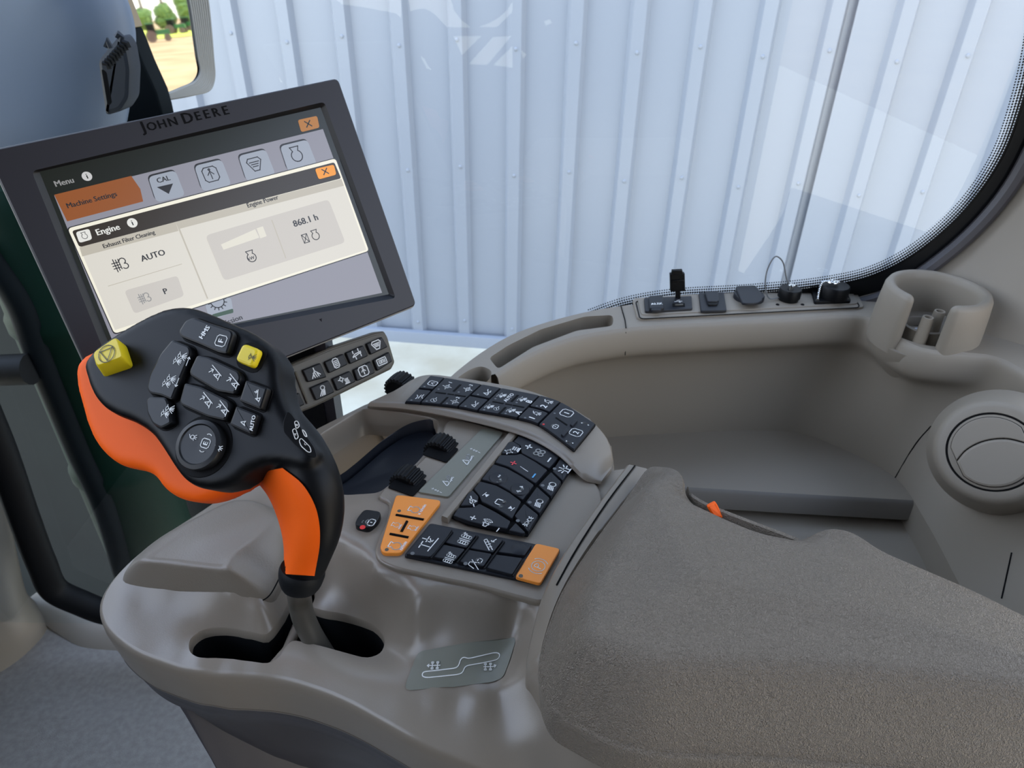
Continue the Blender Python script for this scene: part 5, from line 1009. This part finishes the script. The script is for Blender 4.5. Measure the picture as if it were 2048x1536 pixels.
# side label with button diagram on the neck
lbl = [(1590, 850), (1560, 930), (1560, 1000), (1640, 1090), (1760, 1190), (1810, 1190), (1790, 1120), (1700, 990), (1620, 870)]
NP = Pl(JP.at(603, 870, .0012), (jn + RT * .45).normalized()); b = MB(); b.slab(rnd(NP.poly(cj(lbl)), .002), NP.n, .0008, 'keyb', .0002)
for P in ([(1640, 925), (1665, 920), (1680, 960), (1655, 980)], [(1625, 985), (1650, 975), (1672, 1040), (1650, 1060)], [(1695, 980), (1720, 1000), (1735, 1040), (1715, 1030)], [(1675, 1065), (1690, 1045), (1755, 1110), (1765, 1150), (1740, 1150), (1690, 1105)]):
    b.tube(rnd(NP.poly(cj(P), .001), .001, 2), .00025, 'white', 4, closed=True)
for x, y, s_ in ((1658, 950, 'B'), (1648, 1018, 'A'), (1722, 1090, 'C')): X, Y = cj([(x, y)])[0]; label(b, NP, X, Y, JR, 7, s_, off=.0012)
b.build('side_label', joy)

# ================================================================ FRONT LEFT CORNER, OUTSIDE
# corner trim and door seal at left
ct = thing('corner_trim', PZ(60, 1330, 0), 'beige moulded trim at the left edge of the carpet', 'trim panel')
mb = MB(); z1 = .42
rows = [[PZ(-120, 1400, .0), PZ(0, 1345, .0), PZ(60, 1300, .0), PZ(95, 1255, .0), PZ(85, 1215, .0), PZ(60, 1200, .02)], [PZ(-120, 1330, .07), PZ(-10, 1285, .07), PZ(45, 1255, .07), PZ(62, 1215, .07), PZ(50, 1180, .07), PZ(40, 1170, .08)], [PZ(-120, 1100, .25), PZ(-60, 1080, .25), PZ(-10, 1070, .25), PZ(22, 1060, .25), PZ(15, 1050, .25), PZ(5, 1040, .25)], [PZ(-160, 900, .42), PZ(-100, 890, .42), PZ(-60, 890, .42), PZ(-30, 890, .42), PZ(-35, 880, .42), PZ(-40, 870, .42)]]
mb.surf(rows, 'trim', 40, 8); mb.build('moulding', ct, angle=80)
mb = MB(); sill_ = sm([PZ(60, 1195, .03), PZ(100, 1190, .035), PZ(130, 1205, .035), PZ(180, 1232, .03), PZ(260, 1240, .03), PZ(420, 1250, .03)], 6)
mb.grid([[p + V((0, .03, -.01)) for p in sill_], sill_, [p + V((0, -.03, -.006)) for p in sill_], [p + V((0, -.05, -.03)) for p in sill_]], 'trim'); struct(mb.build('trim_8', angle=60))
mb = MB(); seal = sm([PY(-60, 760, .83), PY(0, 900, .83), PY(50, 1040, .83), PY(85, 1130, .83), PY(110, 1180, .83), PY(160, 1205, .83), PY(215, 1225, .83), PY(300, 1232, .83), PY(420, 1240, .83)], 8)
mb.tube(seal, .022, 'rubber', 12); struct(mb.build('window_seal'))
# dark machine bodywork seen through the glass
body = thing('fuel_tank', (-1.2, 1.6, GZ), 'dark smooth tank side seen through the glass behind the display', 'tank')
mb = MB(); yb = 1.25
tb = sm([PY(-700, 260, 1.5), PY(-200, 240, 1.3), PY(100, 250, 1.2), PY(300, 240, 1.18), PY(395, 230, 1.25), PY(420, 240, 1.6), PY(430, 240, 2.2)], 6); 
rows = [[p for p in tb], [V((p.x, p.y, .3)) for p in tb], [V((p.x, p.y, GZ)) for p in tb]]
mb.grid(rows, 'darkout', flip=True); mb.build('tank_side', body, angle=60)
mb = MB(); mb.tube(sm([PY(150, 600, 1.14), PY(200, 750, 1.14), PY(250, 900, 1.14), PY(300, 1010, 1.14), PY(340, 1062, 1.14), PY(400, 1080, 1.14), PY(480, 1078, 1.14)], 8), .006, 'slate', 10); mb.build('pressed_rim', body)
can = thing('green_canister', (-.78, 1.05, GZ), 'dark green cylinder with clamp bands outside the left glass', 'canister')
cx = PY(90, 600, 1.02); mb = MB(); mb.lathe(V((cx.x, 1.06, 0)), UPV, [(.085, GZ), (.085, .30), (.09, .31), (.09, .33), (.085, .34), (.085, .62), (.09, .63), (.09, .65), (.085, .66), (.085, .84), (.07, .87), (0, .875)], 'green', 40); mb.build('cylinder', can)
mb = MB(); mb.tube(sm([PY(-40, 480, .98), PY(40, 600, .98), PY(70, 680, .98), PY(110, 780, .98), PY(160, 900, .98), PY(210, 1010, .98), PY(260, 1180, .98)], 6), .022, 'darkout', 14)
tag(mb.build('hose'), 'dark hose running down in front of the green cylinder outside', 'hose')
mb = MB(); a = PY(-30, 742, .95); b2 = PY(62, 738, .95); mb.tube([a, b2], .026, 'rubber', 14); tag(mb.build('hose_clamp'), 'black clamp wrapped round the dark hose at the left edge', 'clamp')
# grey-blue housing at upper left
eh = thing('engine_housing', PY(80, 250, 1.3), 'large smooth grey-blue rounded housing outside, upper left', 'housing')
mb = MB(); y0 = 1.05
oc = [(-500, -260), (120, -160), (195, -60), (226, 0), (243, 60), (244, 130), (236, 210), (215, 300), (160, 370), (-300, 420), (-500, 400)]
o3 = sm([PY(x, y, y0) for x, y in oc], 6, True); cen = sum(o3, V()) / len(o3)
rows = []
for t, dy, sc in ((0, .07, .90), (0, .05, .97), (0, .035, .985), (0, .02, .94), (0, .0, .84), (0, -.012, .6), (0, -.016, .3), (0, -.016, .0005)):
    rows.append([V((cen.x + (p.x - cen.x) * sc, y0 + dy, cen.z + (p.z - cen.z) * sc)) for p in o3])
mb.grid(rows, 'slate', True, flip=True); mb.build('shell', eh, angle=80)
c6 = crop(0, 0, 4.4522); vy_ = .99
def q6(l, y=vy_): return [PY(a, b_, y) for a, b_ in c6(l)]
mb = MB(); mb.slab(rnd(q6([(860, 540), (1050, 310), (1120, 400), (1160, 620), (1150, 880), (1080, 990), (930, 1035)]), .006), V((0, -1, 0)), .03, 'slatecap', .006, base=-.03, bottom=True)
mb.slab(rnd(q6([(905, 610), (950, 640), (1000, 920), (960, 940)], .958), .003), V((0, -1, 0)), .001, 'gap', .0002)
for k in range(9):
    t = k / 8; a = (915 + 175 * t, 560 - 190 * t); mb.tube(q6([(a[0], a[1]), (a[0] + 45, a[1] + 15), (a[0] + 62, a[1] + 55)], .957), .003, 'rubber', 6)
mb.build('vent_cap', eh, label='dark louvred vent cap')
mb = MB(); mb.tube(q6([(950, 420), (955, 360), (985, 430)], .96), .004, 'slatecap', 6); mb.tube(q6([(1040, 330), (1060, 300), (1085, 330), (1080, 375)], .96), .004, 'slatecap', 6); mb.build('cap_clip', eh)
# mirror on its arm
mir = thing('rear_view_mirror', PY(350, 190, 1.35), 'tall rear-view mirror outside, reflecting a sandy lot with green tractors', 'mirror')
my = 1.30; mc = PY(330, 60, my); dview = (mc - CAM).normalized()
RV = V((.945, .327, -.022)).normalized(); mnr = (RV - dview).normalized()
MR_ = Pl(mc, mnr)
mb = MB(); gl = MR_.poly(c6([(1030, -120), (1660, -120), (1700, 120), (1745, 470), (1760, 660), (1700, 760), (1500, 850), (1420, 880), (1385, 830), (1330, 640), (1180, 250)]))
mb.poly(rnd(gl, .01), 'mirror', mnr); mb.build('mirror_glass', mir, flat=True)
mb = MB(); fo = rnd(MR_.poly(c6([(1020, -160), (1835, -160), (1870, 100), (1900, 400), (1930, 690), (1905, 770), (1830, 820), (1480, 905), (1400, 890), (1350, 760), (1170, 250)]), -.001), .012)
mb.slab(fo, mnr, .02, 'rubber', .004, base=-.022, bottom=True); mb.build('mirror_back', mir)
mb = MB()
for k in range(9):
    u = k / 8; mb.tube(sm(MR_.poly(c6([(1665 + u * 165, -140), (1715 + u * 150, 150), (1765 + u * 130, 500), (1785 + u * 120, 640 + u * 50), (1740 + u * 130, 730 + u * 60), (1620 + u * 100, 790 + u * 50), (1420 + u * 10, 872 + u * 20)]), .002), 6), .0026, 'silver', 6)
mb.build('ribbed_rim', mir, label='grey ribbed rim')
pl_ = thing('grab_post', (-.72, 1.2, GZ), 'dark upright post with tan upper part between housing and mirror', 'post')
mb = MB(); mb.slab([PY(a, b_, 1.22) for a, b_ in c6([(1000, 420), (1160, 260), (1280, 560), (1400, 820), (1440, 960), (1600, 1700), (1100, 1700)])], V((0, -1, 0)), .04, 'darkout', .004, base=-.04); mb.build('post_lower', pl_)
mb = MB(); mb.slab([PY(a, b_, 1.215) for a, b_ in c6([(930, -150), (1000, -150), (1080, 40), (1165, 250), (1090, 280), (1000, 300)])], V((0, -1, 0)), .04, 'tan', .004, base=-.04); mb.build('post_upper', pl_, label='tan upper part')

# ================================================================ LOT BEHIND (seen in the mirror)
C2 = CAM - mnr * 2 * (CAM - mc).dot(mnr)               # eye reflected in the mirror
def MRY(px, py, dist=None, z=None):
    d = ray(px, py); d = d - mnr * 2 * d.dot(mnr)
    return C2 + d * ((z - C2.z) / d.z) if z is not None else C2 + d.normalized() * dist
LZ = -4.0
mb = MB(); mb.add([(14, -120, LZ), (420, -120, LZ), (420, 260, LZ), (14, 260, LZ)], [(0, 1, 2, 3)], 'sand'); struct(mb.build('ground_lot', flat=True))
d1_ = RV.copy(); d1_.z = 0; d1_.normalize(); d2_ = V((-d1_.y, d1_.x, 0)); o1 = V((C2.x, C2.y, LZ + .1))
mb = MB(); mb.add([o1 + d1_ * 165 - d2_ * 60, o1 + d1_ * 240 - d2_ * 60, o1 + d1_ * 240 + d2_ * 60, o1 + d1_ * 165 + d2_ * 60], [(0, 1, 2, 3)], 'field'); struct(mb.build('ground_field', flat=True))
def tractor(px, py, dist, s, lab, rot):
    d = MRY(px, py, dist); base_ = V((d.x, d.y, LZ)); t = thing('tractor', base_, lab, 'tractor', None)
    fx = V((math.cos(rot), math.sin(rot), 0)) * s; fy = V((-math.sin(rot), math.cos(rot), 0)) * s; fz = V((0, 0, s))
    mb = MB(); mb.box(base_ + fx * 1.3 + fz * 1.5, fx * 1.2, fy * .4, fz * .4, 'tgreen'); mb.build('hood', t)
    mb = MB(); mb.box(base_ - fx * .5 + fz * 2.2, fx * .7, fy * .7, fz * .7, 'gap'); mb.box(base_ - fx * .5 + fz * 2.95, fx * .8, fy * .8, fz * .08, 'tgreen'); mb.build('cab', t)
    for x, y, r in ((-.7, 1.0, .95), (-.7, -1.0, .95), (1.9, .9, .6), (1.9, -.9, .6)):
        c = base_ + fx * x + fy * y + fz * r; mb = MB(); mb.lathe(c - fy * .25, fy / s, [(r * .55 * s, 0), (r * s, .02 * s), (r * s, .5 * s), (r * .55 * s, .5 * s)], 'tyre', 28); mb.lathe(c - fy * .2, fy / s, [(r * .55 * s, 0), (r * .55 * s, .42 * s), (0, .42 * s)], 'tyellow', 20); mb.build('wheel', t)
GD = (LZ - CAM.z)
for px, py, k, lab in ((315, 84, 0, 'green tractor with twin rear tyres in the sandy lot'), (352, 68, 1, 'second green tractor further along the parked row'), (378, 62, 2, 'green tractor nearest the mirror rim in the parked row')):
    p = MRY(px, py, z=LZ) if MRY(px, py, 10).z < C2.z else None
    if p is not None: tractor(px, py, (p - C2).length, 1.0, lab, 1.9 + .4 * k)
random.seed(2)
for k in (0, 2, 4, 6, 8):
    px = 250 + k * 21; p = MRY(px, 48 - k * .6, 250); h = 2 + 5 * (k > 4) + random.random() * 2; bz = LZ
    t = thing('tree', (p.x, p.y, bz), 'tree in the row beyond the tractor lot', 'tree', 'trees beyond the lot')
    mb = MB()
    for j in range(9):
        c = V((p.x + random.uniform(-1.3, 1.3), p.y + random.uniform(-1.3, 1.3), bz + random.uniform(1, h + 1))); r = random.uniform(1.3, 2.2)
        rows = [[c + V((math.cos(a) * math.sin(b_), math.sin(a) * math.sin(b_), math.cos(b_))) * r * random.uniform(.8, 1.2) for a in [2 * math.pi * i / 9 for i in range(9)]] for b_ in [math.pi * i / 6 for i in range(7)]]
        mb.grid(rows, 'leaf', True)
    mb.build('crown', t, flat=True)
    mb = MB(); mb.tube([V((p.x, p.y, bz)), V((p.x, p.y, bz + 8))], .4, 'tyre', 8); mb.build('trunk', t)
